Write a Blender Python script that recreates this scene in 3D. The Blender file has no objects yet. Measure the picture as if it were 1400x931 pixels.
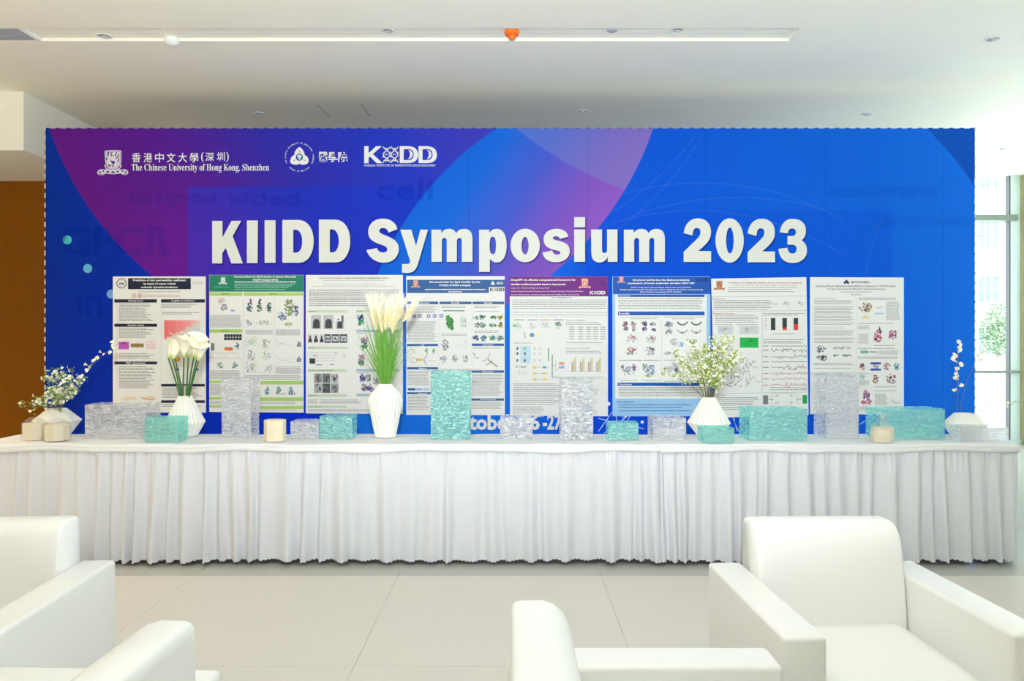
import bpy, bmesh, math, random
from mathutils import Vector, Matrix
from mathutils.geometry import tessellate_polygon

PI = math.pi
F = 1000.0            # focal length in photo pixels (1400 wide)
CX, CY = 700.0, 465.5
H = 1.39              # camera height
sc = bpy.context.scene
COL = sc.collection

# ------------------------------------------------------------------ camera
cam_d = bpy.data.cameras.new('camera')
cam_d.sensor_width = 36.0
cam_d.lens = 36.0 * F / 1400.0
cam_d.clip_start = 0.05
cam_d.clip_end = 300
cam = bpy.data.objects.new('camera', cam_d)
cam.location = (0, 0, H)
cam.rotation_euler = (PI / 2, 0, 0)
COL.objects.link(cam)
sc.camera = cam

# ------------------------------------------------------------------ sky and window light
world = bpy.data.worlds.new('world')
sc.world = world
world.use_nodes = True
wn = world.node_tree.nodes
wn['Background'].inputs['Color'].default_value = (0.87, 0.945, 1.0, 1)
wn['Background'].inputs['Strength'].default_value = 3.8


def portal(loc, rot, sx, sy):
    l = bpy.data.lights.new('window_portal', 'AREA')
    l.shape = 'RECTANGLE'
    l.size, l.size_y = sx, sy
    l.cycles.is_portal = True
    o = bpy.data.objects.new('window_portal', l)
    o.location, o.rotation_euler = loc, rot
    COL.objects.link(o)


portal((6.83, 6.6, 1.65), (PI / 2, 0, PI / 2), 4.4, 3.1)       # tall windows in the right wall
portal((5.7, 9.72, 1.8), (-PI / 2, 0, 0), 2.0, 3.55)           # glass wall beyond the backdrop


def lamp(kind, name, loc, energy, col, target=None, **kw):
    l = bpy.data.lights.new(name, kind)
    l.energy = energy
    l.color = col
    for k_, v_ in kw.items():
        setattr(l, k_, v_)
    o = bpy.data.objects.new(name, l)
    o.location = loc
    if target:
        o.rotation_euler = (Vector(target) - Vector(loc)).to_track_quat('-Z', 'Y').to_euler()
    COL.objects.link(o)
    return o


# sun on the street outside (the room's solid wall and roof keep it out)
lamp('SUN', 'sun', (0, 0, 20), 13.0, (1, 0.99, 0.96), (3, 15, 6.5), angle=0.02)
# unseen lamp added beside the camera, bounced off the ceiling like a flash
lamp('SPOT', 'added_bounce_lamp', (0, -0.15, 1.75), 740, (0.90, 0.955, 1.0), (0, 2.2, 3.6), spot_size=math.radians(140), spot_blend=0.8, shadow_soft_size=0.06)
# unseen warm spots, added to tint the ceiling and beam near the wood wall
for wx, wy in ((-5.9, 2.2), (-5.9, 4.6)):
    lamp('SPOT', 'added_warm_spot', (wx, wy, 3.55), 230, (1, 0.80, 0.52), (wx, wy, 0), spot_size=math.radians(120), spot_blend=0.6, shadow_soft_size=0.05)

sc.view_settings.view_transform = 'Standard'
sc.view_settings.look = 'None'
sc.view_settings.gamma = 1.0
sc.view_settings.use_curve_mapping = False
sc.view_settings.exposure = 0.5
sc.cycles.max_bounces = 14
sc.cycles.diffuse_bounces = 8
sc.cycles.transparent_max_bounces = 24
sc.cycles.transmission_bounces = 10


# ------------------------------------------------------------------ materials
def lin(c):
    return tuple((v / 12.92 if v <= 0.04045 else ((v + 0.055) / 1.055) ** 2.4) for v in c)


def rgb(r, g, b):
    return lin((r / 255, g / 255, b / 255))


MATS = {}


def mat(name, col, rough=0.6, spec=0.5, bump=None, var=None, metal=0.0, sub=0.0, coat=0.0):
    """principled material; bump=(scale,strength,dist); var=(scale,amount) colour variation"""
    if name in MATS:
        return MATS[name]
    m = bpy.data.materials.new(name)
    m.use_nodes = True
    nt = m.node_tree
    p = nt.nodes['Principled BSDF']
    p.inputs['Base Color'].default_value = (*col, 1)
    p.inputs['Roughness'].default_value = rough
    p.inputs['Specular IOR Level'].default_value = spec
    p.inputs['Metallic'].default_value = metal
    p.inputs['Coat Weight'].default_value = coat
    if sub:
        p.inputs['Subsurface Weight'].default_value = sub
        p.inputs['Subsurface Radius'].default_value = (0.02, 0.02, 0.015)
    tc = nt.nodes.new('ShaderNodeTexCoord')
    if var:
        n = nt.nodes.new('ShaderNodeTexNoise')
        n.inputs['Scale'].default_value = var[0]
        n.inputs['Detail'].default_value = 5
        nt.links.new(tc.outputs['Object'], n.inputs['Vector'])
        mx = nt.nodes.new('ShaderNodeMix')
        mx.data_type = 'RGBA'
        a = var[1]
        mx.inputs[6].default_value = (*[max(0, c * (1 - a)) for c in col], 1)
        mx.inputs[7].default_value = (*[min(1, c * (1 + a)) for c in col], 1)
        nt.links.new(n.outputs['Fac'], mx.inputs[0])
        nt.links.new(mx.outputs[2], p.inputs['Base Color'])
    if bump:
        n = nt.nodes.new('ShaderNodeTexNoise')
        n.inputs['Scale'].default_value = bump[0]
        n.inputs['Detail'].default_value = 4
        nt.links.new(tc.outputs['Object'], n.inputs['Vector'])
        b = nt.nodes.new('ShaderNodeBump')
        b.inputs['Strength'].default_value = bump[1]
        b.inputs['Distance'].default_value = bump[2]
        nt.links.new(n.outputs['Fac'], b.inputs['Height'])
        nt.links.new(b.outputs['Normal'], p.inputs['Normal'])
    MATS[name] = m
    return m


def ink(r, g, b):
    return mat('ink_%d_%d_%d' % (r, g, b), rgb(r, g, b), 0.55, 0.3)


def veil(name, col, alpha):
    """semi-transparent printed tint"""
    if name in MATS:
        return MATS[name]
    m = bpy.data.materials.new(name)
    m.use_nodes = True
    nt = m.node_tree
    nt.nodes.remove(nt.nodes['Principled BSDF'])
    t = nt.nodes.new('ShaderNodeBsdfTransparent')
    d = nt.nodes.new('ShaderNodeBsdfDiffuse')
    d.inputs['Color'].default_value = (*col, 1)
    mx = nt.nodes.new('ShaderNodeMixShader')
    mx.inputs[0].default_value = alpha
    nt.links.new(t.outputs[0], mx.inputs[1])
    nt.links.new(d.outputs[0], mx.inputs[2])
    nt.links.new(mx.outputs[0], nt.nodes['Material Output'].inputs['Surface'])
    MATS[name] = m
    return m


def pane_material(name, tint, body, milky=0.05, blur=0.35, scale=66.0, ior=1.25):
    """pebbled acrylic pane: clear and rippled transmission, a little milk, gloss on the ripples"""
    m = bpy.data.materials.new(name)
    m.use_nodes = True
    nt = m.node_tree
    N = nt.nodes
    N.remove(N['Principled BSDF'])
    tc = N.new('ShaderNodeTexCoord')
    mp = N.new('ShaderNodeMapping')
    mp.inputs['Scale'].default_value = (0.7, 1, 1.4)
    nz = N.new('ShaderNodeTexNoise')
    nz.inputs['Scale'].default_value = scale
    nz.inputs['Detail'].default_value = 2.0
    nz.inputs['Distortion'].default_value = 0.35
    nt.links.new(tc.outputs['Object'], mp.inputs['Vector'])
    nt.links.new(mp.outputs[0], nz.inputs['Vector'])
    bp = N.new('ShaderNodeBump')
    bp.inputs['Strength'].default_value = 0.8
    bp.inputs['Distance'].default_value = 0.02
    nt.links.new(nz.outputs['Fac'], bp.inputs['Height'])
    tr = N.new('ShaderNodeBsdfTransparent')
    tr.inputs['Color'].default_value = (*tint, 1)
    rf = N.new('ShaderNodeBsdfRefraction')
    rf.inputs['Color'].default_value = (*tint, 1)
    rf.inputs['Roughness'].default_value = 0.3
    rf.inputs['IOR'].default_value = ior
    nt.links.new(bp.outputs['Normal'], rf.inputs['Normal'])
    gl = N.new('ShaderNodeBsdfGlossy')
    gl.inputs['Roughness'].default_value = 0.25
    gl.inputs['Color'].default_value = (0.95, 1, 1, 1)
    nt.links.new(bp.outputs['Normal'], gl.inputs['Normal'])
    df = N.new('ShaderNodeBsdfTranslucent')
    df.inputs['Color'].default_value = (*body, 1)
    df2 = N.new('ShaderNodeBsdfDiffuse')
    df2.inputs['Color'].default_value = (*body, 1)
    nt.links.new(bp.outputs['Normal'], df2.inputs['Normal'])

    def mx(f, a, b):
        n = N.new('ShaderNodeMixShader')
        if isinstance(f, float):
            n.inputs[0].default_value = f
        else:
            nt.links.new(f, n.inputs[0])
        nt.links.new(a, n.inputs[1])
        nt.links.new(b, n.inputs[2])
        return n.outputs[0]
    base = mx(blur, tr.outputs[0], rf.outputs[0])
    milk = mx(0.65, df.outputs[0], df2.outputs[0])
    mr = N.new('ShaderNodeMapRange')
    mr.inputs['From Min'].default_value = 0.38
    mr.inputs['From Max'].default_value = 0.66
    mr.inputs['To Min'].default_value = milky * 0.1
    mr.inputs['To Max'].default_value = milky * 2.6
    nt.links.new(nz.outputs['Fac'], mr.inputs['Value'])
    a = mx(mr.outputs[0], base, milk)
    rmp = N.new('ShaderNodeMapRange')
    rmp.inputs['From Min'].default_value = 0.45
    rmp.inputs['From Max'].default_value = 0.75
    rmp.inputs['To Min'].default_value = 0.015
    rmp.inputs['To Max'].default_value = 0.24
    nt.links.new(nz.outputs['Fac'], rmp.inputs['Value'])
    a = mx(rmp.outputs[0], a, gl.outputs[0])
    nt.links.new(a, N['Material Output'].inputs['Surface'])
    return m


def clear_material(name, tint, gloss=0.08, milky=0.0, rough=0.03, bump=0.0):
    m = bpy.data.materials.new(name)
    m.use_nodes = True
    nt = m.node_tree
    N = nt.nodes
    N.remove(N['Principled BSDF'])
    tr = N.new('ShaderNodeBsdfTransparent')
    tr.inputs['Color'].default_value = (*tint, 1)
    gl = N.new('ShaderNodeBsdfGlossy')
    gl.inputs['Roughness'].default_value = rough
    df = N.new('ShaderNodeBsdfDiffuse')
    df.inputs['Color'].default_value = (0.9, 0.9, 0.88, 1)
    m1 = N.new('ShaderNodeMixShader')
    m1.inputs[0].default_value = milky
    nt.links.new(tr.outputs[0], m1.inputs[1])
    nt.links.new(df.outputs[0], m1.inputs[2])
    m2 = N.new('ShaderNodeMixShader')
    m2.inputs[0].default_value = gloss
    nt.links.new(m1.outputs[0], m2.inputs[1])
    nt.links.new(gl.outputs[0], m2.inputs[2])
    if bump:
        nz = N.new('ShaderNodeTexNoise')
        nz.inputs['Scale'].default_value = 60
        bp = N.new('ShaderNodeBump')
        bp.inputs['Strength'].default_value = bump
        bp.inputs['Distance'].default_value = 0.01
        tc = N.new('ShaderNodeTexCoord')
        nt.links.new(tc.outputs['Object'], nz.inputs['Vector'])
        nt.links.new(nz.outputs['Fac'], bp.inputs['Height'])
        nt.links.new(bp.outputs['Normal'], gl.inputs['Normal'])
        nt.links.new(bp.outputs['Normal'], df.inputs['Normal'])
    nt.links.new(m2.outputs[0], N['Material Output'].inputs['Surface'])
    return m


M_CEIL = mat('ceiling_paint', (0.88, 0.87, 0.77), 0.85, 0.2, var=(3, 0.015))
M_WALL = mat('wall_paint', (0.84, 0.82, 0.74), 0.8, 0.2, var=(3, 0.02))
M_WHITEPAINT = mat('white_paint', (0.82, 0.84, 0.82), 0.7, 0.3)
M_TILE = mat('cream_stone_tile', rgb(212, 207, 200), 0.12, 0.5, var=(140, 0.08))
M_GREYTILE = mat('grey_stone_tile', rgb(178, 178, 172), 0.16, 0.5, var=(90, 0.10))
M_JOINT = mat('tile_joint', rgb(200, 195, 187), 0.5)
M_CLOTH = mat('white_cotton', (0.78, 0.79, 0.82), 0.85, 0.15, bump=(600, 0.15, 0.002))
M_SKIRT = mat('white_satin_skirt', (0.70, 0.715, 0.77), 0.6, 0.25, bump=(500, 0.1, 0.002))
M_LEATHER = mat('white_leatherette', (0.83, 0.83, 0.825), 0.38, 0.45, bump=(260, 0.12, 0.002))
M_CERAMIC = mat('matt_white_ceramic', (0.86, 0.85, 0.79), 0.5, 0.4)
M_STEEL = mat('brushed_steel', (0.6, 0.6, 0.6), 0.3, metal=1.0)
M_CHROME = mat('chrome', (0.75, 0.75, 0.76), 0.12, metal=1.0)
M_DARK = mat('dark_metal', (0.08, 0.08, 0.09), 0.4)
M_FRAME = mat('pale_window_frame', rgb(206, 222, 222), 0.4)
M_TRANSOM = mat('grey_transom', rgb(128, 138, 130), 0.5, 0.2)
M_OLIVE = mat('olive_brown_panel', rgb(150, 140, 100), 0.5)


def wood_material():
    m = bpy.data.materials.new('brown_wood_veneer')
    m.use_nodes = True
    nt = m.node_tree
    p = nt.nodes['Principled BSDF']
    tc = nt.nodes.new('ShaderNodeTexCoord')
    mp = nt.nodes.new('ShaderNodeMapping')
    mp.inputs['Scale'].default_value = (14, 14, 0.9)
    n = nt.nodes.new('ShaderNodeTexNoise')
    n.inputs['Scale'].default_value = 4
    n.inputs['Detail'].default_value = 8
    r = nt.nodes.new('ShaderNodeValToRGB')
    r.color_ramp.elements[0].color = (*rgb(126, 72, 2), 1)
    r.color_ramp.elements[1].color = (*rgb(138, 82, 6), 1)
    nt.links.new(tc.outputs['Object'], mp.inputs[0])
    nt.links.new(mp.outputs[0], n.inputs['Vector'])
    nt.links.new(n.outputs['Fac'], r.inputs[0])
    nt.links.new(r.outputs[0], p.inputs['Base Color'])
    p.inputs['Roughness'].default_value = 0.6
    p.inputs['Specular IOR Level'].default_value = 0.12
    return m


M_WOOD = wood_material()


# ------------------------------------------------------------------ mesh helpers
class MB:
    def __init__(self):
        self.v, self.f, self.m = [], [], []

    def poly(self, pts, mi=0):
        b = len(self.v)
        self.v += [tuple(p) for p in pts]
        self.f.append(tuple(range(b, b + len(pts))))
        self.m.append(mi)

    def tris(self, verts, faces, mi=0):
        b = len(self.v)
        self.v += [tuple(p) for p in verts]
        for f in faces:
            self.f.append(tuple(b + i for i in f))
            self.m.append(mi)

    def box(self, x0, x1, y0, y1, z0, z1, mi=0):
        v = [(x0, y0, z0), (x1, y0, z0), (x1, y1, z0), (x0, y1, z0),
             (x0, y0, z1), (x1, y0, z1), (x1, y1, z1), (x0, y1, z1)]
        self.tris(v, [(0, 3, 2, 1), (4, 5, 6, 7), (0, 1, 5, 4), (1, 2, 6, 5), (2, 3, 7, 6), (3, 0, 4, 7)], mi)

    def lathe(self, prof, n=24, c=(0, 0, 0), mi=0, rf=None):
        """prof: list of (r,z); rf(angle,t) radius factor"""
        b = len(self.v)
        for k, (r, z) in enumerate(prof):
            for i in range(n):
                a = 2 * PI * i / n
                q = r * (rf(i, k) if rf else 1)
                self.v.append((c[0] + q * math.cos(a), c[1] + q * math.sin(a), c[2] + z))
        for k in range(len(prof) - 1):
            for i in range(n):
                j = (i + 1) % n
                self.f.append((b + k * n + i, b + k * n + j, b + (k + 1) * n + j, b + (k + 1) * n + i))
                self.m.append(mi)
        self.f.append(tuple(b + i for i in reversed(range(n))))
        self.m.append(mi)
        e = b + (len(prof) - 1) * n
        self.f.append(tuple(e + i for i in range(n)))
        self.m.append(mi)

    def tube(self, pts, r, n=6, mi=0, r1=None):
        pts = [Vector(p) for p in pts]
        b = len(self.v)
        L = len(pts)
        for k, p in enumerate(pts):
            d = (pts[min(k + 1, L - 1)] - pts[max(k - 1, 0)]).normalized()
            u = d.orthogonal().normalized() if abs(d.z) > 0.99 else d.cross(Vector((0, 0, 1))).normalized()
            w = d.cross(u)
            rr = r if r1 is None else r + (r1 - r) * k / (L - 1)
            for i in range(n):
                a = 2 * PI * i / n
                self.v.append(tuple(p + (u * math.cos(a) + w * math.sin(a)) * rr))
        for k in range(L - 1):
            for i in range(n):
                j = (i + 1) % n
                self.f.append((b + k * n + i, b + k * n + j, b + (k + 1) * n + j, b + (k + 1) * n + i))
                self.m.append(mi)
        self.f.append(tuple(b + i for i in range(n)))
        self.m.append(mi)
        self.f.append(tuple(b + (L - 1) * n + i for i in range(n)))
        self.m.append(mi)

    def build(self, name, mats, parent=None, smooth=False, loc=None):
        me = bpy.data.meshes.new(name)
        me.from_pydata(self.v, [], self.f)
        if not isinstance(mats, (list, tuple)):
            mats = [mats]
        for x in mats:
            me.materials.append(x)
        if len(mats) > 1:
            me.polygons.foreach_set('material_index', self.m)
        if smooth:
            me.polygons.foreach_set('use_smooth', [True] * len(me.polygons))
        me.update()
        return link(name, me, parent, loc)


def link(name, me, parent=None, loc=None):
    o = bpy.data.objects.new(name, me)
    COL.objects.link(o)
    if parent:
        o.parent = parent
    if loc:
        o.location = loc
    return o


def fix_normals(o):
    bm = bmesh.new()
    bm.from_mesh(o.data)
    bmesh.ops.remove_doubles(bm, verts=bm.verts, dist=1e-5)
    bmesh.ops.recalc_face_normals(bm, faces=bm.faces)
    bm.to_mesh(o.data)
    bm.free()
    return o


def tag(o, label=None, cat=None, group=None, kind=None):
    if label:
        o['label'] = label
    if cat:
        o['category'] = cat
    if group:
        o['group'] = group
    if kind:
        o['kind'] = kind
    return o


def empty(name, loc, rz=0.0):
    o = bpy.data.objects.new(name, None)
    o.empty_display_size = 0.1
    o.location = loc
    o.rotation_euler = (0, 0, rz)
    COL.objects.link(o)
    return o


def rbox(name, m, x0, x1, y0, y1, z0, z1, bev=0.02, seg=3, parent=None, loc=None):
    bm = bmesh.new()
    bmesh.ops.create_cube(bm, size=1.0)
    for v in bm.verts:
        v.co = Vector(((x0 + x1) / 2 + v.co.x * (x1 - x0), (y0 + y1) / 2 + v.co.y * (y1 - y0), (z0 + z1) / 2 + v.co.z * (z1 - z0)))
    bmesh.ops.bevel(bm, geom=list(bm.edges), offset=bev, segments=seg, profile=0.5, affect='EDGES')
    me = bpy.data.meshes.new(name)
    bm.to_mesh(me)
    bm.free()
    me.materials.append(m)
    me.polygons.foreach_set('use_smooth', [True] * len(me.polygons))
    return link(name, me, parent, loc)


def P(px, py, D):
    """point seen at photo pixel (px,py) at distance D along the view axis"""
    return Vector(((px - CX) / F * D, D, H - (py - CY) / F * D))


# ------------------------------------------------------------------ the room
CEIL = 3.6
BACKY = 7.75
GLY = 9.8
XL, XR, YB = -7.0, 6.85, -4.0
TZ = 0.75             # table surface

m = MB()
m.box(XL, XR, YB, GLY + 0.1, -0.15, -0.004)
floor = tag(m.build('floor', M_JOINT), kind='structure')
# stone tiles, cream in front of the table, grey band from the table on
tile_me = {}


def tile(w, d, mm, x, y):
    key = (round(w, 3), round(d, 3), mm.name)
    if key not in tile_me:
        b = MB()
        g = 0.0007
        b.box(g, w - g, g, d - g, -0.004, 0.0)
        me = bpy.data.meshes.new('floor_tile')
        me.from_pydata(b.v, [], b.f)
        me.materials.append(mm)
        tile_me[key] = me
    link('floor_tile', tile_me[key], floor, (x, y, 0))


EDGE = 4.32
xs = []
x = 0.526 - 1.2 * 7
while x < XR:
    x0, x1 = max(x, XL), min(x + 1.2, XR)
    if x1 - x0 > 0.02:
        xs.append((x0, x1))
    x += 1.2
for (x0, x1) in xs:
    y = EDGE
    while y > YB + 0.01:
        y0 = max(y - 0.6, YB)
        tile(x1 - x0, y - y0, M_TILE, x0, y0)
        y -= 0.6
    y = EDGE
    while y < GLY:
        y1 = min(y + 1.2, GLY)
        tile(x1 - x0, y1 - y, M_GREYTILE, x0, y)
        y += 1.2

# ceiling with a recessed slot
SY0, SY1, SX1 = 5.18, 5.40, 2.04
REC = 0.022
m = MB()
m.box(XL, XR, YB, SY0, CEIL, CEIL + 0.2)
m.box(XL, XR, SY1, BACKY - 0.02, CEIL, CEIL + 0.2)
m.box(XL, XR, BACKY, GLY + 0.1, CEIL, CEIL + 0.2)
m.box(XL, XR, BACKY - 0.02, BACKY, CEIL + 0.012, CEIL + 0.2)
m.box(SX1, XR, SY0, SY1, CEIL, CEIL + 0.2)
m.box(XL, SX1, SY0, SY1, CEIL + REC, CEIL + 0.2)
ceiling = tag(m.build('ceiling', M_CEIL), kind='structure')
# access hatch outline in the ceiling above the backdrop
m = MB()
a, b_ = P(437, 146, 0), None
for (p0, p1) in (((433, 143), (450, 160)), ((493, 143), (505, 159))):
    q = []
    for (px, py) in (p0, p1):
        D = (CEIL - H) * F / (CY - py)
        q.append(((px - CX) / F * D, D))
    m.poly([(q[0][0], q[0][1], CEIL - 0.0008), (q[0][0] + 0.012, q[0][1], CEIL - 0.0008), (q[1][0] + 0.012, q[1][1], CEIL - 0.0008), (q[1][0], q[1][1], CEIL - 0.0008)])
hatch = m.build('hatch_joint', mat('joint_grey', (0.45, 0.45, 0.42), 0.8), ceiling)

# walls
m = MB()
m.box(-4.34, -3.86, BACKY, BACKY + 0.15, 0, CEIL)
m.box(XL, -4.34, BACKY, BACKY + 0.15, 0, 3.1)
tag(m.build('wall_back_wood', M_WOOD), kind='structure')
m = MB()
m.box(-3.86, 4.6, BACKY, BACKY + 0.15, 0, CEIL)
tag(m.build('wall_back', M_WALL), kind='structure')
m = MB()
m.box(XL, -4.34, 6.5, BACKY + 0.15, 3.08, CEIL)
tag(m.build('trim_1', M_WALL), kind='structure')
m = MB()
m.box(4.6, 4.75, BACKY, GLY, 0, CEIL)
tag(m.build('wall_return', M_WHITEPAINT), kind='structure')
m = MB()
m.box(XL - 0.15, XL, YB, BACKY + 0.15, 0, CEIL)
tag(m.build('wall_left', M_WALL), kind='structure')
# right side: low kerb, head and piers between tall windows
m = MB()
m.box(XR, XR + 0.15, YB, GLY + 0.1, 0, 0.1)
m.box(XR, XR + 0.15, YB, GLY + 0.1, 3.2, CEIL)
m.box(XR, XR + 0.15, 8.8, GLY + 0.1, 0.1, 3.2)
m.box(XR, XR + 0.15, YB, 4.4, 0.1, 3.2)
m.box(XR, XR + 0.15, 6.54, 6.66, 0.1, 3.2)
tag(m.build('wall_right', M_WALL), kind='structure')
m = MB()
m.box(XL, XR, YB - 0.15, YB, 0, CEIL)
tag(m.build('wall_front', M_WALL), kind='structure')

# glass wall beyond the backdrop
M_GLASS = clear_material('window_glass', (0.93, 0.98, 0.97), 0.06)
w = tag(empty('window_1', (5.75, GLY, 0)), kind='structure')


def wbox(name, mm, x0, x1, y0, y1, z0, z1):
    b = MB()
    b.box(x0 - 5.75, x1 - 5.75, y0 - GLY, y1 - GLY, z0, z1)
    return b.build(name, mm, w)


SG = F / GLY
Xw = lambda px: (px - CX) / SG
Zw = lambda py: H - (py - CY) / SG
wbox('glass_pane', M_GLASS, 4.75, Xw(1381), GLY + 0.03, GLY + 0.036, 0, Zw(511))
wbox('glass_pane', M_GLASS, 4.75, Xw(1381), GLY + 0.03, GLY + 0.036, Zw(511), Zw(302))
wbox('glass_pane', M_GLASS, 4.75, Xw(1381), GLY + 0.03, GLY + 0.036, Zw(302), CEIL)
wbox('mullion', M_DARK, Xw(1380), Xw(1381.6), GLY, GLY + 0.08, 0, CEIL)
wbox('transom', M_TRANSOM, 4.75, Xw(1389), GLY - 0.05, GLY + 0.09, Zw(302), Zw(294))
wbox('transom', M_TRANSOM, 4.75, Xw(1391), GLY - 0.05, GLY + 0.09, Zw(510), Zw(506.6))
wbox('jamb', M_FRAME, Xw(1381.6), Xw(1395), GLY, GLY + 0.1, 0, CEIL)
wbox('sill', M_FRAME, 4.75, XR, GLY - 0.02, GLY + 0.1, 0, 0.06)
w2 = tag(empty('window_2', (XR + 0.07, 6.6, 0)), kind='structure')
for y0, y1 in ((-2.2, -0.06), (0.06, 2.2)):
    b = MB()
    b.box(-0.003, 0.003, y0, y1, 0.1, 3.2)
    b.build('glass_pane', M_GLASS, w2)
    b = MB()
    for q in ((y0, y0 + 0.05), (y1 - 0.05, y1)):
        b.box(-0.04, 0.04, q[0], q[1], 0.1, 3.2)
    b.box(-0.04, 0.04, y0 + 0.05, y1 - 0.05, 0.1, 0.15)
    b.box(-0.04, 0.04, y0 + 0.05, y1 - 0.05, 3.15, 3.2)
    b.build('frame', M_FRAME, w2)
m = MB()
m.box(Xw(1395), XR + 0.15, GLY - 0.06, GLY + 0.1, 0, CEIL)
tag(m.build('trim_2', M_OLIVE), kind='structure')


# ------------------------------------------------------------------ outside the glass
m = MB()
m.box(-10, 70, GLY + 0.2, 60, -0.5, -0.2)
m.box(XR + 0.2, 70, -20, GLY + 0.2, -0.5, -0.2)
tag(m.build('pavement', mat('pale_paving', (0.6, 0.6, 0.58), 0.8, var=(2, 0.1))), kind='structure')
bld = tag(empty('office_building', (29, 40, -0.2)), 'white office building with ribbon windows seen through the glass wall', 'building')
m = MB()
m.box(-16, 16, 0, 8, 0, 18)
m.build('facade', mat('white_facade', (0.5, 0.51, 0.5), 0.7), bld)
mg = mat('facade_glass', rgb(84, 106, 110), 0.4)
mf = mat('facade_frame', (0.7, 0.72, 0.72), 0.5)
win_me = MB()
win_me.box(-0.6, 0.6, -0.05, 0.0, 0, 1.5)
wme = bpy.data.meshes.new('window')
wme.from_pydata(win_me.v, [], win_me.f)
wme.materials.append(mg)
fr_me = MB()
for q in ((-0.62, -0.57), (-0.2, -0.16), (0.16, 0.2), (0.57, 0.62)):
    fr_me.box(q[0], q[1], -0.1, 0.0, 0, 1.5)
for q in (0, 0.73, 1.46):
    fr_me.box(-0.62, 0.62, -0.1, 0, q, q + 0.05)
fme = bpy.data.meshes.new('window_frame')
fme.from_pydata(fr_me.v, [], fr_me.f)
fme.materials.append(mf)
for iz, zz in enumerate((0.8, 3.6, 6.6, 9.8, 13.0)):
    for ix in range(9):
        lx = -3.0 + (ix - 4) * 2.9
        wo = link('window', wme, bld, (lx, -0.0, zz))
        link('window_frame', fme, wo)
for zz in (5.6, 8.8, 12):
    m = MB()
    m.box(-16, 16, -0.12, 0, zz, zz + 0.12)
    m.build('ledge', mf, bld)

M_LEAF_OUT = mat('outdoor_leaf', rgb(92, 124, 86), 0.6, var=(4, 0.3))
M_BARK = mat('bark', rgb(120, 110, 95), 0.8)
rnd = random.Random(4)
for k, (tx, ty, th, tr_) in enumerate(((26.4, 36.5, 5.2, 1.25), (23.9, 36.0, 3.6, 1.0), (28.8, 36.2, 4.4, 1.2))):
    t = empty('street_tree', (tx, ty, -0.2))
    b = MB()
    b.tube([(0, 0, 0), (0.05, 0, th * 0.4), (0, 0.05, th * 0.75)], 0.09, 7, r1=0.04)
    for q in range(5):
        a = q * 1.3
        b.tube([(0, 0, th * (0.35 + 0.07 * q)), (0.6 * math.cos(a), 0.6 * math.sin(a), th * (0.5 + 0.08 * q))], 0.035, 5, r1=0.015)
    b.build('trunk', M_BARK, t)
    b = MB()
    for q in range(2600):
        u = Vector((rnd.gauss(0, 1), rnd.gauss(0, 1), rnd.gauss(0, 1))).normalized() * rnd.random() ** 0.4
        c = Vector((u.x * tr_ * 0.8, u.y * tr_ * 0.8, th * 0.62 + u.z * th * 0.4))
        d1 = Vector((rnd.gauss(0, 1), rnd.gauss(0, 1), rnd.gauss(0, 1))).normalized()
        d2 = d1.orthogonal().normalized()
        s = rnd.uniform(0.05, 0.1)
        b.poly([c - d1 * s, c + d2 * s * 0.5, c + d1 * s, c - d2 * s * 0.5])
    tag(b.build('foliage', M_LEAF_OUT, t), kind='stuff')
    tag(t, ['tall leafy tree in front of the white office building', 'short rounded tree beside the tall tree outside the glass', 'medium leafy tree on the pavement behind the olive column'][k], 'tree', 'trees outside the glass wall')


# ------------------------------------------------------------------ ceiling fittings
def ceil_at(px, py, z=CEIL):
    D = (z - H) * F / (CY - py)
    return Vector(((px - CX) / F * D, D, z))


def downlight(px, py, r, lab, z=CEIL, inner=M_CHROME, flush=False):
    c = ceil_at(px, py, z)
    t = empty('downlight', c)
    b = MB()
    n = 28
    prof = [(r, -0.001), (r, -0.006), (r * 0.8, -0.008), (r * 0.78, -0.001)]
    bb = len(b.v)
    b.lathe(prof, n)
    b.f = b.f[:-2]
    b.m = b.m[:-2]
    b.build('trim_ring', M_WHITEPAINT if not flush else M_STEEL, t, True)
    b = MB()
    b.lathe([(r * 0.79, -0.003), (r * 0.5, -0.0022), (r * 0.12, -0.0018)], n)
    b.build('reflector', inner, t, True)
    b = MB()
    b.lathe([(r * 0.3, -0.002), (r * 0.3, -0.012), (r * 0.16, -0.016)], 16)
    b.build('lamp', mat('frosted_lamp', (0.5, 0.5, 0.5), 0.3), t, True)
    tag(t, lab, 'downlight', 'recessed downlights')


downlight(143, 49, 0.055, 'chrome downlight in the ceiling slot beside the grey air grille', CEIL + REC)
downlight(530, 42, 0.05, 'chrome downlight in the slot between the white disc and the orange cover', CEIL + REC)
downlight(926, 41, 0.05, 'chrome downlight near the end of the ceiling slot', CEIL + REC)
M_RFL = mat('satin_reflector', (0.62, 0.62, 0.6), 0.35, metal=0.6)
downlight(355, 155, 0.055, 'small downlight above the institute name at the top of the backdrop', inner=M_STEEL)
downlight(797, 152, 0.055, 'small downlight above the purple arc of the backdrop', inner=M_RFL)
downlight(1185, 156, 0.055, 'small downlight above the plain blue end of the backdrop', inner=M_RFL)
downlight(1357, 53, 0.055, 'downlight alone in the smooth ceiling away from the slot', inner=M_RFL)
downlight(1370, 203, 0.055, 'small downlight in the ceiling beside the glass wall', inner=M_RFL)

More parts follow.
